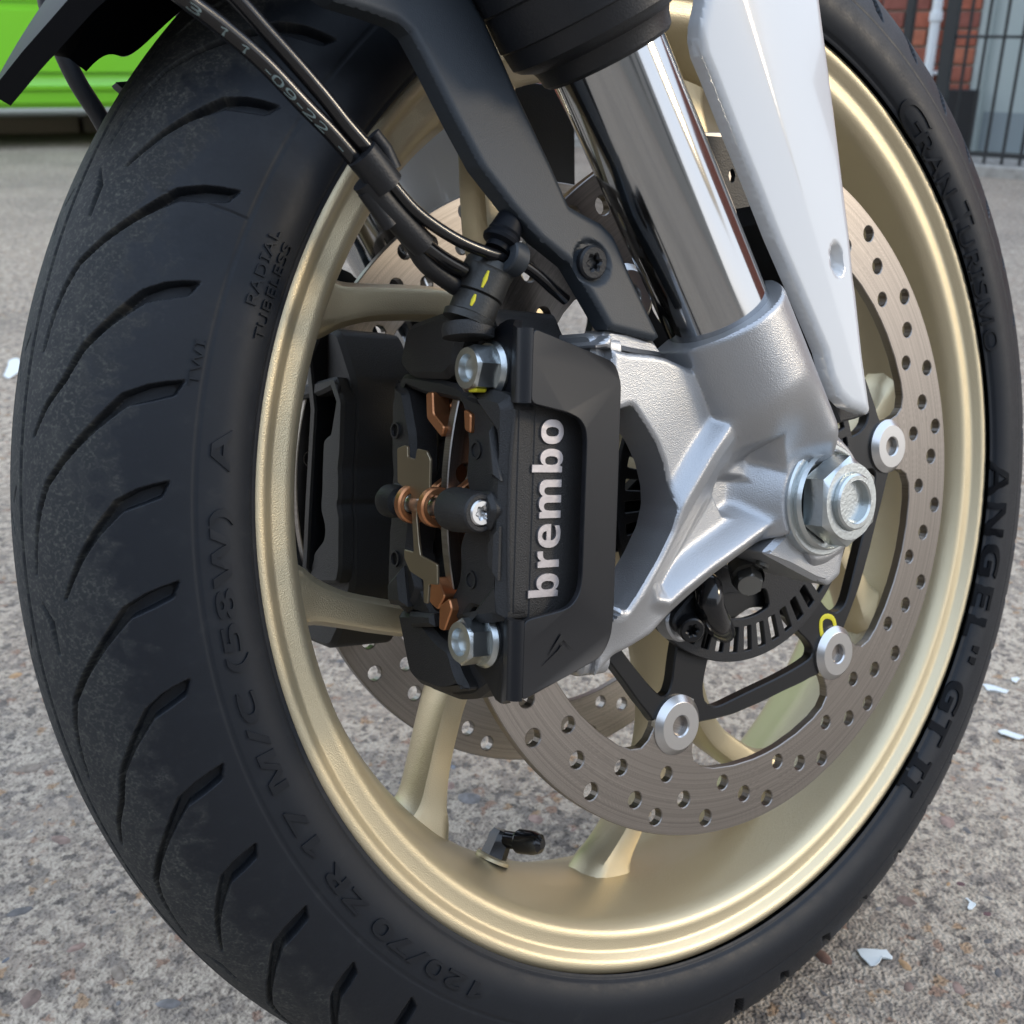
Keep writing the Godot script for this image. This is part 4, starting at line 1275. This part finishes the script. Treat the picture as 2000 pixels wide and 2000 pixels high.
	for i in 61:
		var a := lerpf(72.0, 144.3, i / 60.0)
		var e := smoothstep(128.0, 145.0, a)
		var lowr := lerpf(0.296, 0.306, e)
		var th := lerpf(0.003, 0.0075, pow(e, 3.0))
		var hw := 0.0775
		var sec := []
		var top := [[-1.0, lowr], [-0.985, 0.3215], [-0.87, 0.3265], [-0.55, 0.3305], [-0.25, 0.3330], [0.0, 0.3345], [0.25, 0.3330], [0.55, 0.3305], [0.87, 0.3265], [0.985, 0.3215], [1.0, lowr]]
		for q in top: sec.append([q[0] * hw, q[1]])
		for j in range(top.size() - 1, -1, -1):
			var q: Array = top[j]
			sec.append([signf(q[0]) * (absf(q[0]) * hw - (0.003 if absf(q[0]) > 0.9 else 0.001)) , q[1] - (th if absf(q[0]) < 0.99 else 0.0)])
		var ring := []
		for q in sec:
			var ad: float = a - 10.5 * e * pow(absf(q[0]) / hw, 1.15)
			ring.append(pol(ad, q[1], q[0]))
		rings.append(ring)
	s = Soup.new()
	loft(s, rings, false)
	for e in [0, rings.size() - 1]:
		var rg: Array = rings[e]
		for j in 10:
			var k := 21 - j
			if e == 0: s.quad(rg[j + 1], rg[j], rg[k], rg[k - 1])
			else: s.quad(rg[j], rg[j + 1], rg[k - 1], rg[k])
	part("mudguard", finish(s, 26.0), mt.plastic_dark, bike, "black plastic front mudguard ending in a point")
	# the far brake hose, behind the mudguard
	s = Soup.new()
	tube(s, catmull([U(70, -120, -0.118), U(84, -40, -0.118), U(96, 20, -0.118), U(118, 90, -0.118), U(150, 158, -0.118), U(186, 215, -0.118), U(214, 262, -0.118), U(300, 400, -0.116), Vector3(-0.090, 0.098, 0.140)], 6), 0.0042, 16)
	part("brake_hose", finish(s, 60.0), mt.black_paint, bike)
	# white guard in front of the fork
	var Z3 := Vector2(1300, 0)
	var gx := 0.1225
	var go := px(Z3, s2, [[330, -420], [215, -80], [205, 0], [186, 120], [186, 200], [205, 290], [250, 400], [370, 720], [480, 1000], [590, 1290], [690, 1530], [840, 1900]], gx)
	go.append_array(px(Vector2.ZERO, 1.0, [[1617, 739], [1631, 774], [1651, 796], [1684, 810], [1691, 803], [1677, 694], [1667, 580]], gx))
	go.append_array(px(Z3, s2, [[1000, 1500], [985, 1280], [960, 1030], [920, 600], [880, 200], [862, 0], [835, -420]], gx))
	var dm := U(1624, 508, gx); var dmc := Vector2(dm.z, dm.y)
	var c0w := U(1440, 0, gx); var c1w := U(1680, 800, gx)
	var cr := PackedVector2Array([Vector2(c0w.z, c0w.y), Vector2(c1w.z, c1w.y)])
	var HG := func(z, y):
		var p := Vector2(z, y)
		var d := (p - dmc)
		var q := Vector2(d.x, d.y * 0.62).length()
		var h: float = gx + 0.0035 - 0.0045 * (1.0 - smoothstep(0.0022, 0.0046, q))
		var e := seg_d(p, cr)
		return h - e.x * (0.10 if e.y > 0 else 0.05) - 1.2 * e.x * e.x
	var wg := two("fork_guard", relief(dense(go, 0.004), HG, func(z, y): return HG.call(z, y) - 0.007, 0.0013, 0.0030), mt.white, [bike, bike], "glossy white fork guard narrowing to a point", "glossy white fork guard on the far side")
	s = Soup.new()
	lathe(s, V2([0.0, 0.0, 0.0, 0.0012, 0.0008, 0.0010, 0.0008, 0.0]), Vector3(gx - 0.0025, dm.y, dm.z), Vector3(1, 0, 0), 12)
	part("guard_screw", finish(s), mt.black_ano, wg[0])
	# black bracket behind the guard
	s = Soup.new()
	var bk := px(Vector2.ZERO, 1.0, [[1480, 400], [1522, 430], [1560, 545], [1610, 700], [1640, 770], [1690, 806], [1660, 818], [1628, 826], [1598, 757], [1594, 722], [1586, 722], [1548, 610], [1515, 525], [1470, 440]], 0.110)
	plate(s, dense(bk, 0.006), [], wheel_xf, 0.096, 0.1135, 0.001)
	two("guard_bracket", finish(s), mt.black_paint, wg)
	# black bracket with two holes between fork tube and guard, and the far fork's dark bracket
	s = Soup.new()
	plate(s, dense(px(Vector2.ZERO, 1.0, [[1340, 262], [1437, 270], [1460, 330], [1497, 428], [1490, 430], [1434, 420], [1370, 400]], 0.084), 0.003), [px(Vector2.ZERO, 1.0, [[1428, 330], [1432, 334], [1434, 343], [1432, 354], [1428, 357], [1424, 352], [1422, 343], [1424, 334]], 0.084), px(Vector2.ZERO, 1.0, [[1472, 377], [1475, 381], [1476, 388], [1475, 396], [1472, 399], [1469, 395], [1468, 388], [1469, 381]], 0.084)], wheel_xf, 0.082, 0.0845, 0.0002)
	part("bracket_plate", finish(s), mt.black_paint, wg[0])
	s = Soup.new()
	plate(s, px(Vector2.ZERO, 1.0, [[960, 150], [1080, 166], [1123, 250], [1124, 392], [1070, 372], [990, 250]], -0.088), [], wheel_xf, -0.094, -0.088, 0.0005)
	part("bracket_plate", finish(s), mt.black_paint, wg[1])
	# wheel speed sensor under the foot
	s = Soup.new()
	var sb := Vector2(1150, 1050)
	plate(s, rounded(px(sb, 0.2847, [[570, 590], [600, 520], [760, 330], [850, 280], [890, 330], [870, 420], [800, 560], [760, 640], [690, 680], [610, 650]], 0.088), 0.003, 3), [], wheel_xf, 0.081, 0.0885, 0.001)
	var sen := part("speed_sensor", finish(s), mt.black_paint, bike, "black wheel speed sensor with cable elbow")
	s = Soup.new()
	var e0 := U(1150 + 810 * 0.2847, 1050 + 370 * 0.2847, 0.090)
	tube(s, catmull([e0 + Vector3(-0.006, 0.004, 0), e0 + Vector3(0.002, 0.002, 0.001), U(1150 + 830 * 0.2847, 1050 + 470 * 0.2847, 0.094), U(1150 + 880 * 0.2847, 1050 + 580 * 0.2847, 0.090), U(1150 + 930 * 0.2847, 1050 + 650 * 0.2847, 0.080)], 6), [0.0052, 0.0056, 0.0058, 0.006, 0.0062, 0.0062, 0.0062, 0.0062, 0.0062, 0.0062, 0.0062, 0.0062, 0.0062, 0.0062, 0.0062, 0.0062, 0.0062, 0.0062, 0.0062, 0.006, 0.0058, 0.0056, 0.0054, 0.0052, 0.005], 18)
	part("sensor_elbow", finish(s, 60.0), mt.gloss_black, sen)
	torx(sen, "sensor_screw", U(1343, 1222, 0.089), Vector3(0.9, -0.1, 0.42), 0.0054, 0.0062, mt.black_ano)
	s = Soup.new()
	plate(s, rounded(px(sb, 0.2847, [[510, 560], [600, 470], [800, 600], [760, 650], [690, 700], [600, 720], [540, 660]], 0.084), 0.004, 4), [], wheel_xf, 0.077, 0.0855, 0.001)
	part("sensor_tab", finish(s), mt.silver, bike)
	s = Soup.new()
	var hb := U(1462, 1134, 0.090)
	lathe(s, V2([-0.012, 0.0, -0.012, 0.0075, -0.002, 0.0075]), hb, Vector3(0.7, -0.35, 0.6), 24)
	hexhead(s, hb + Vector3(0.7, -0.35, 0.6).normalized() * -0.002, Vector3(0.7, -0.35, 0.6), 0.0062, 0.006, 0.3)
	part("clamp_bolt", finish(s, 26.0), mt.iron_dull, bike)

func cp_node() -> Node: return bike.get_node("brake_caliper")

# ---- the yard
const WD := Vector3(0.96177, 0, -0.27386)     # along the back wall
const WN := Vector3(0.27386, 0, 0.96177)      # out of it
const W0 := Vector3(-2.3226, 0, -4.1105)      # foot of the step in front of it
const VD := Vector3(-0.2705, 0, 0.96272)      # along the parked van, towards the camera's left
const VN := Vector3(0.96272, 0, 0.2705)

func box(s: Soup, o: Vector3, u: Vector3, v: Vector3, w: Vector3, ch := 0.0):   # o: a corner; edges u, v, w (right-handed)
	var c := o + (u + v + w) * 0.5
	for q in [[u, v, w], [v, w, u], [w, u, v]]:
		for sg in [-1.0, 1.0]:
			var a: Vector3 = q[0] * 0.5; var b: Vector3 = q[1] * 0.5; var n: Vector3 = q[2] * 0.5 * sg
			a -= a.normalized() * ch; b -= b.normalized() * ch
			if sg > 0: s.quad(c + n - a - b, c + n + a - b, c + n + a + b, c + n - a + b)
			else: s.quad(c + n - a - b, c + n - a + b, c + n + a + b, c + n + a - b)
	if ch > 0:
		var U_ := u.normalized() * ch; var V_ := v.normalized() * ch; var W_ := w.normalized() * ch
		var hu := u * 0.5; var hv := v * 0.5; var hw := w * 0.5
		var fix := func(a: Vector3, b: Vector3, d: Vector3, e: Vector3):
			var nn := (b - a).cross(d - a)
			if nn.dot((a + b + d + e) * 0.25 - c) < 0: s.quad(a, e, d, b)
			else: s.quad(a, b, d, e)
		for i in [-1.0, 1.0]:
			for j in [-1.0, 1.0]:
				fix.call(c + hu * i - U_ * i + hv * j - hw + W_, c + hu * i + hv * j - V_ * j - hw + W_, c + hu * i + hv * j - V_ * j + hw - W_, c + hu * i - U_ * i + hv * j + hw - W_)
				fix.call(c + hv * i - V_ * i + hw * j - hu + U_, c + hv * i + hw * j - W_ * j - hu + U_, c + hv * i + hw * j - W_ * j + hu - U_, c + hv * i - V_ * i + hw * j + hu - U_)
				fix.call(c + hw * i - W_ * i + hu * j - hv + V_, c + hw * i + hu * j - U_ * j - hv + V_, c + hw * i + hu * j - U_ * j + hv - V_, c + hw * i - W_ * i + hu * j + hv - V_)

func on_wall(u: float, v: float, back: float) -> Vector2:   # pixel -> (along the wall, height) at a distance behind the step's foot
	var r := BIKE.basis * (CAM_R * ((u - 1000.0) / FPX) + CAM_U * (-(v - 1000.0) / FPX) - CAM_B)
	var c := BIKE * CAM_C
	var p := c + r * (((W0 - WN * back) - c).dot(WN) / r.dot(WN))
	return Vector2((p - W0).dot(WD), p.y)

func wp(a: float, y: float, back: float) -> Vector3: return W0 + WD * a + Vector3(0, y, 0) - WN * back

func noise_tex(w: int, freq: float, sd: int, oct: int, ramp: Array, type := FastNoiseLite.TYPE_SIMPLEX_SMOOTH) -> NoiseTexture2D:
	var n := FastNoiseLite.new()
	n.seed = sd; n.noise_type = type; n.frequency = freq; n.fractal_octaves = oct
	n.cellular_return_type = FastNoiseLite.RETURN_CELL_VALUE
	var t := NoiseTexture2D.new()
	t.width = w; t.height = w; t.seamless = true; t.noise = n; t.normalize = true
	var g := Gradient.new()
	var off := PackedFloat32Array(); var col := PackedColorArray()
	for q in ramp:
		off.append(q[0]); col.append(srgb(q[1], q[2], q[3]))
	g.offsets = off; g.colors = col
	t.color_ramp = g
	return t

func make_yard():
	# step and paving edge at the foot of the back wall
	var s := Soup.new()
	box(s, wp(-6.0, 0.0, 0.0), WD * 12.0, Vector3(0, 0.045, 0), WN * -2.0 * -0.5 - WN * 1.55, 0.0)
	s = Soup.new()
	box(s, wp(-6.0, -0.02, 0.55), WD * 12.0, Vector3(0, 0.067, 0), WN * 0.55, 0.008)
	var step := part("step", finish(s), mt.step, self)
	step.set_meta("kind", "structure")
	# brick wall behind the railing
	var back := 0.50
	var edge: float = on_wall(1898, 130, back).x          # where bricks end and the door begins
	var wall := thing("brick_wall", "red brick wall with pale mortar behind the black railing", "wall")
	s = Soup.new()
	box(s, wp(-6.0, 0.0, back + 0.30), WD * (6.0 + edge), Vector3(0, 1.42, 0), WN * 0.288)
	part("mortar", finish(s), mt.mortar, wall)
	s = Soup.new()
	box(s, wp(edge + 1.05, 0.0, back + 0.30), WD * 4.5, Vector3(0, 2.3, 0), WN * 0.288)
	box(s, wp(edge, 2.1, back + 0.30), WD * 1.05, Vector3(0, 0.2, 0), WN * 0.288)
	box(s, wp(-6.0, 1.42, back + 0.30), WD * (6.0 + edge), Vector3(0, 2.6, 0), WN * 0.30)
	part("far_bricks", finish(s), mt.brick[1], wall)
	var bm := []
	for k in 3:
		s = Soup.new()
		box(s, Vector3.ZERO, WD * 0.215, Vector3(0, 0.065, 0), WN * 0.024, 0.003)
		bm.append(finish(s))
	var half := Soup.new()
	box(half, Vector3.ZERO, WD * 0.1025, Vector3(0, 0.065, 0), WN * 0.024, 0.003)
	var hm := finish(half)
	for row in 18:
		for k in 13:
			var a := edge - 0.215 - 0.225 * k - (0.1125 if row % 2 else 0.0)
			if row % 2 and k == 0:
				var hb := part("brick", hm.duplicate(), mt.brick[(row / 2) % 4], wall)
				hb.position = wp(edge - 0.1025, 0.045 + 0.01 + 0.075 * row, back + 0.018)
			var o := MeshInstance3D.new()
			o.name = "brick"
			o.mesh = bm[0]
			wall.add_child(o, true)
			o.set_surface_override_material(0, mt.brick[rng.randi() % 4])
			o.position = wp(a, 0.045 + 0.01 + 0.075 * row, back + 0.018 - rng.randf() * 0.002)
	# door
	var door := thing("door", "pale grey green door with darker kick plate beside the brick wall", "door")
	s = Soup.new()
	box(s, wp(edge + 0.004, 0.045, back + 0.10), WD * 1.04, Vector3(0, 2.05, 0), WN * 0.05, 0.004)
	part("door_leaf", finish(s), mt.door, door)
	s = Soup.new()
	box(s, wp(edge + 0.002, 0.045, back + 0.16), WD * 0.05, Vector3(0, 2.1, 0), WN * 0.15, 0.004)
	part("door_frame", finish(s), mt.door, door)
	s = Soup.new()
	box(s, wp(edge + 0.07, 0.06, back + 0.051), WD * 0.9, Vector3(0, 0.17, 0), WN * 0.004)
	part("kick_plate", finish(s), mt.kick, door)
	# black box on the wall
	var bx := on_wall(1852, 174, back - 0.04)
	s = Soup.new()
	box(s, wp(bx.x, 0.05, back), WD * 0.13, Vector3(0, bx.y - 0.05, 0), WN * 0.06, 0.004)
	tag(part("utility_box", finish(s), mt.black_paint, self), "small black box low on the brick wall behind the railing", "box")
	# white drain pipe
	var pa := on_wall(1830, 10, back - 0.05); var pb := on_wall(1816, 130, back - 0.05)
	var pp := wp((pa.x + pb.x) * 0.5, 0, back - 0.05)
	var pipe := thing("drain_pipe", "white plastic drain pipe fixed to the brick wall", "pipe", "", pp)
	s = Soup.new()
	rod(s, Vector3(0, 0.08, 0), Vector3(0, 4.6, 0), 0.022, -1, 24)
	part("pipe", finish(s), mt.pvc, pipe)
	s = Soup.new()
	lathe(s, V2([0.0, 0.022, 0.0, 0.027, 0.004, 0.029, 0.035, 0.029, 0.04, 0.027, 0.04, 0.022]), Vector3(0, on_wall(1826, 42, back - 0.05).y, 0), Vector3.UP, 24)
	part("collar", finish(s, 25), mt.pvc, pipe)
	s = Soup.new()
	box(s, Vector3(-0.035, on_wall(1832, 146, back - 0.05).y, 0) - WN * 0.05, WD * 0.09, Vector3(0, 0.014, 0), WN * 0.05, 0.002)
	part("bracket", finish(s), mt.pvc, pipe)
	# railing
	var fb := 0.06
	var rail := thing("railing", "black metal railing of thin upright bars on a low step", "railing")
	var ry := on_wall(1930, 75, fb).y
	var post := on_wall(1866, 0, fb).x
	var p2 := on_wall(1783, 0, fb).x
	for q in [[post, 0.05], [p2, 0.034], [post + 2.2, 0.05], [post - 2.2, 0.05]]:
		s = Soup.new()
		box(s, wp(q[0] - q[1] * 0.5, 0.045, fb + 0.02), WD * q[1], Vector3(0, 1.15, 0), WN * 0.04, 0.003)
		part("post", finish(s), mt.iron, rail)
	for y in [0.075, ry, 1.08]:
		s = Soup.new()
		box(s, wp(post + 0.025, y, fb + 0.004), WD * 2.15, Vector3(0, 0.012 if y > 0.1 else 0.02, 0), WN * 0.010, 0.001)
		part("rail", finish(s), mt.iron, rail)
	var b0 := on_wall(1891, 75, fb).x
	var b1 := on_wall(1926, 75, fb).x
	s = Soup.new()
	rod(s, Vector3(0, 0.046, 0), Vector3(0, 1.14, 0), 0.0065, -1, 12)
	var bar := finish(s, 50)
	for k in 20:
		var o := part("bar", bar, mt.iron, rail)
		o.position = wp(b0 + (b1 - b0) * k, 0.0, fb)
	make_van()
	make_kerb()
	make_behind()
	make_ground_bits()

func make_van():
	var c := GP(0, 293)
	var o := c + VD * 0.9           # a point on the ground under the near side
	var V := thing("green_van", "bright lime green van parked beyond the motorcycle", "van")
	var at := func(l: float, y: float, inw: float): return o - VD * l + Vector3(0, y, 0) - VN * inw
	# side section: [height, inward]
	var sec := [[0.19, 0.10], [0.185, 0.03], [0.21, 0.008], [0.255, 0.004], [0.268, -0.012], [0.285, -0.016], [0.30, -0.004], [0.34, 0.0], [0.62, -0.012], [0.637, -0.012], [0.639, -0.002], [0.645, -0.002], [0.647, -0.012], [0.9, -0.008], [1.05, 0.02], [1.10, 0.03], [1.62, 0.12], [1.78, 0.20], [1.88, 0.42], [1.90, 0.85], [1.88, 1.28], [1.78, 1.50], [1.62, 1.58], [1.05, 1.68], [0.30, 1.70], [0.19, 1.60]]
	var rings := []
	for q in [[-2.1, 0.80, 0.30], [-2.05, 0.92, 0.12], [-1.95, 1.0, 0.0], [2.3, 1.0, 0.0], [2.4, 0.95, 0.08], [2.45, 0.85, 0.25]]:
		var ring := []
		for e in sec:
			ring.append(at.call(q[0], 0.19 + (e[0] - 0.19) * q[1], e[1] * (1.0 - q[2] * 0.3) + q[2] * 0.3 * 0.85))
		rings.append(ring)
	var s := Soup.new()
	loft(s, rings)
	part("body", finish(s, 35), mt.green, V)
	# doors: panels standing a little proud, with open seams between
	for q in [[-0.62, 0.885], [0.895, 1.9]]:
		s = Soup.new()
		for e in [[0.345, 0.615], [0.66, 1.0]]:
			box(s, at.call(q[1], e[0], 0.0), VD * (q[1] - q[0]), Vector3(0, e[1] - e[0], 0), VN * 0.021, 0.003)
		var d := part("door", finish(s), mt.green, V)
		s = Soup.new()
		box(s, at.call(q[1] - 0.10, 0.93, -0.021), VD * 0.16, Vector3(0, 0.03, 0), VN * 0.03, 0.006)
		part("handle", finish(s), mt.black_paint, d)
		s = Soup.new()
		var b: Vector3 = at.call(q[1] - 0.05, 1.12, 0.018)
		box(s, b, VD * (q[1] - q[0] - 0.1), Vector3(0, 0.42, 0) - VN * 0.072, VN * 0.02, 0.004)
		part("window", finish(s), mt.glass_dark, d)
	for l in [-1.35, 2.05]:
		for inn in [0.06, 1.45]:
			s = Soup.new()
			lathe(s, V2([0.0, 0.20, 0.0, 0.27, 0.02, 0.31, 0.16, 0.31, 0.18, 0.27, 0.18, 0.20]), at.call(l, 0.31, inn + 0.18), VN, 40)
			var w := part("wheel", finish(s, 35), mt.rubber_plain, V)
			s = Soup.new()
			lathe(s, V2([0.0, 0.20, 0.15, 0.20, 0.16, 0.18, 0.13, 0.06, 0.15, 0.05, 0.15, 0.0]), at.call(l, 0.31, inn + 0.18), VN, 32)
			part("rim", finish(s, 35), mt.alu, w)
	s = Soup.new()
	box(s, at.call(2.3, 0.22, 1.60), VD * 4.2, Vector3(0, 0.05, 0), VN * 1.5)
	part("underbody", finish(s), mt.black_paint, V)

func make_kerb():
	var a := GP(0, 259)
	var K := thing("kerb", "row of weathered tan kerb stones beyond the green van", "kerb")
	for k in 16:
		var s := Soup.new()
		var l := 0.34 + 0.14 * rng.randf()
		box(s, a + VD * 2.4 - VD * 0.47 * k, VD * 0.46 * (0.97 + 0.02 * rng.randf()), Vector3(0, 0.085 + 0.006 * rng.randf(), 0), VN * -0.14 * -1.0, 0.008)
		part("kerb_stone", finish(s), mt.kerb[k % 3], K)
	var s := Soup.new()
	box(s, a + VD * 6.0 - VN * 6.0, VD * -14.0, Vector3(0, 0.08, 0), VN * 5.99 * -1.0 * -1.0)
	s = Soup.new()
	var p := a - VN * 0.02
	s.quad(p + VD * 5 + Vector3(0, 0.083, 0), p - VD * 9 + Vector3(0, 0.083, 0), p - VD * 9 - VN * 8 + Vector3(0, 0.083, 0), p + VD * 5 - VN * 8 + Vector3(0, 0.083, 0))
	struct("pavement", finish(s), mt.step)

func make_behind():   # the building on the other side of the yard, seen only as a reflection in chrome and paint
	var B := thing("yard_building", "pale rendered building with dark windows across the yard from the brick wall", "building")
	var o := Vector3(0.39, 0, 0.37) + Vector3(0.75, 0, 0.66).normalized() * 7.0
	var n := -Vector3(0.75, 0, 0.66).normalized()
	var d := Vector3(n.z, 0, -n.x)
	var s := Soup.new()
	box(s, o - d * 11.0 - n * 3.0, d * 22.0, Vector3(0, 4.6, 0), n * 3.0)
	part("wall", finish(s), mt.step, B)
	for k in 7:
		s = Soup.new()
		box(s, o + d * (-9.2 + 2.8 * k), d * 1.1, Vector3(0, 1.5, 0) + Vector3(0, 0, 0), n * 0.02)
		for i in s.p.size(): s.p[i].y += 1.3
		var w := part("window", finish(s), mt.glass_dark, B)
		s = Soup.new()
		box(s, o + d * (-9.3 + 2.8 * k) + Vector3(0, 1.2, 0), d * 1.3, Vector3(0, 0.1, 0), n * 0.08)
		part("sill", finish(s), mt.step, w)

func make_ground_bits():
	var g := get_node("ground")
	# pebbles set in the worn concrete
	var meshes := []
	for k in 6:
		var s := Soup.new()
		var r := [1.0, 0.8, 1.25, 0.9, 1.1, 0.7][k] as float
		var rows := 3; var seg := 10
		var jit := []
		for j in seg: jit.append(1.0 + rng.randf_range(-0.16, 0.16))
		for i in rows:
			for j in seg:
				var P := func(ii: int, jj: int) -> Vector3:
					var t: float = PI / 2 * ii / rows
					var q: float = TAU * jj / seg
					var e: float = sin(t) * jit[jj % seg]
					return Vector3(cos(q) * e, cos(t) * 0.16, sin(q) * e * r * 0.62)
				if i == 0: s.tri(P.call(0, 0), P.call(1, j + 1), P.call(1, j))
				else: s.quad(P.call(i, j), P.call(i, j + 1), P.call(i + 1, j + 1), P.call(i + 1, j))
		meshes.append(finish(s, 70))
	var spots := []
	# the ones the photograph shows clearly: pixel, half length in pixels
	for q in [[1607, 1868, 27, 0], [1768, 1885, 18, 1], [1877, 1726, 9, 2], [1774, 1927, 15, 3], [1873, 1931, 18, 4], [1928, 1785, 9, 2], [1930, 1838, 12, 5], [1702, 1797, 14, 6], [1716, 1775, 9, 7], [1932, 1754, 9, 5], [1852, 1727, 8, 1], [1916, 1764, 8, 6], [1740, 1420, 22, 3], [1850, 1605, 20, 4], [1960, 1630, 16, 6], [1770, 1760, 20, 3], [1950, 1900, 14, 5], [885, 1498, 9, 8], [915, 1560, 26, 7], [1045, 1600, 18, 4], [880, 1535, 14, 4], [1420, 1430, 14, 3], [1120, 1620, 10, 4], [60, 1500, 22, 6], [120, 1640, 24, 3], [40, 1780, 26, 5], [150, 1850, 20, 4], [230, 1900, 24, 6], [30, 1320, 14, 1], [70, 1180, 10, 4], [330, 1960, 26, 7], [60, 1950, 24, 3]]:
		spots.append([GP(q[0], q[1]), q[2], q[3]])
	while spots.size() < 170:
		var u := rng.randf_range(-60, 2060); var v := 480.0 + 1560.0 * pow(rng.randf(), 0.7)
		spots.append([GP(u, v), rng.randf_range(3.5, 9.0) * (1.0 + 0.6 * rng.randf()), [0, 3, 5, 5, 6, 6, 7, 7, 8][rng.randi() % 9]])
	var cam_at := BIKE * CAM_C
	for q in spots:
		var o := MeshInstance3D.new()
		o.name = "pebble"
		o.mesh = meshes[rng.randi() % 6]
		g.add_child(o, true)
		o.set_surface_override_material(0, mt.pebble[q[2]])
		var r: float = q[1] * (q[0] - cam_at).length() / FPX * 0.9
		o.position = q[0] + Vector3(0, -0.0002, 0)
		o.rotation.y = rng.randf() * TAU
		o.scale = Vector3(r, minf(r, 0.010), r)
	# pale flakes lying on the ground
	var flakes := [
		["flat white paint flake with a thin tail beside the tyre", [[1673, 1857], [1683, 1853], [1702, 1857], [1722, 1858], [1731, 1856], [1736, 1864], [1743, 1870], [1742, 1877], [1733, 1875], [1724, 1872], [1717, 1886], [1709, 1890], [1699, 1889], [1690, 1880], [1680, 1872]]],
		["small hook-shaped white paint flake on the concrete", [[1884, 1755], [1890, 1755], [1897, 1764], [1904, 1768], [1906, 1772], [1898, 1779], [1890, 1779], [1888, 1775], [1893, 1770], [1892, 1763]]],
		["long ragged white paint flake lying beyond the tyre", [[1948, 1430], [1962, 1428], [1978, 1432], [1996, 1440], [2004, 1446], [1990, 1448], [1972, 1443], [1955, 1438]]],
		["thin streak of white paint flake near the tyre wall", [[1917, 1338], [1935, 1343], [1955, 1347], [1970, 1352], [1966, 1355], [1944, 1352], [1928, 1350]]],
		["tiny round white paint flake by the thin streak", [[1974, 1325], [1986, 1324], [1992, 1329], [1984, 1336], [1975, 1333]]],
		["white paint flake on the ground behind the tyre", [[18, 704], [36, 702], [44, 712], [36, 730], [18, 742], [6, 736], [14, 720]]],
	]
	for fl in flakes:
		var s := Soup.new()
		var pts := PackedVector2Array()
		for q in fl[1]:
			var w := GP(q[0], q[1])
			pts.append(Vector2(w.x, w.z))
		plate(s, rounded(pts, 0.0006, 2), [], func(u, v, w): return Vector3(u, w + 0.0012 * sin(u * 260.0) * sin(v * 310.0) + 0.0006, v), 0.0004, 0.0013, 0.0002, 0.0025)
		tag(part("paint_flake", finish(s), mt.flake, self), fl[0], "paint flake", "pale flakes on the ground")
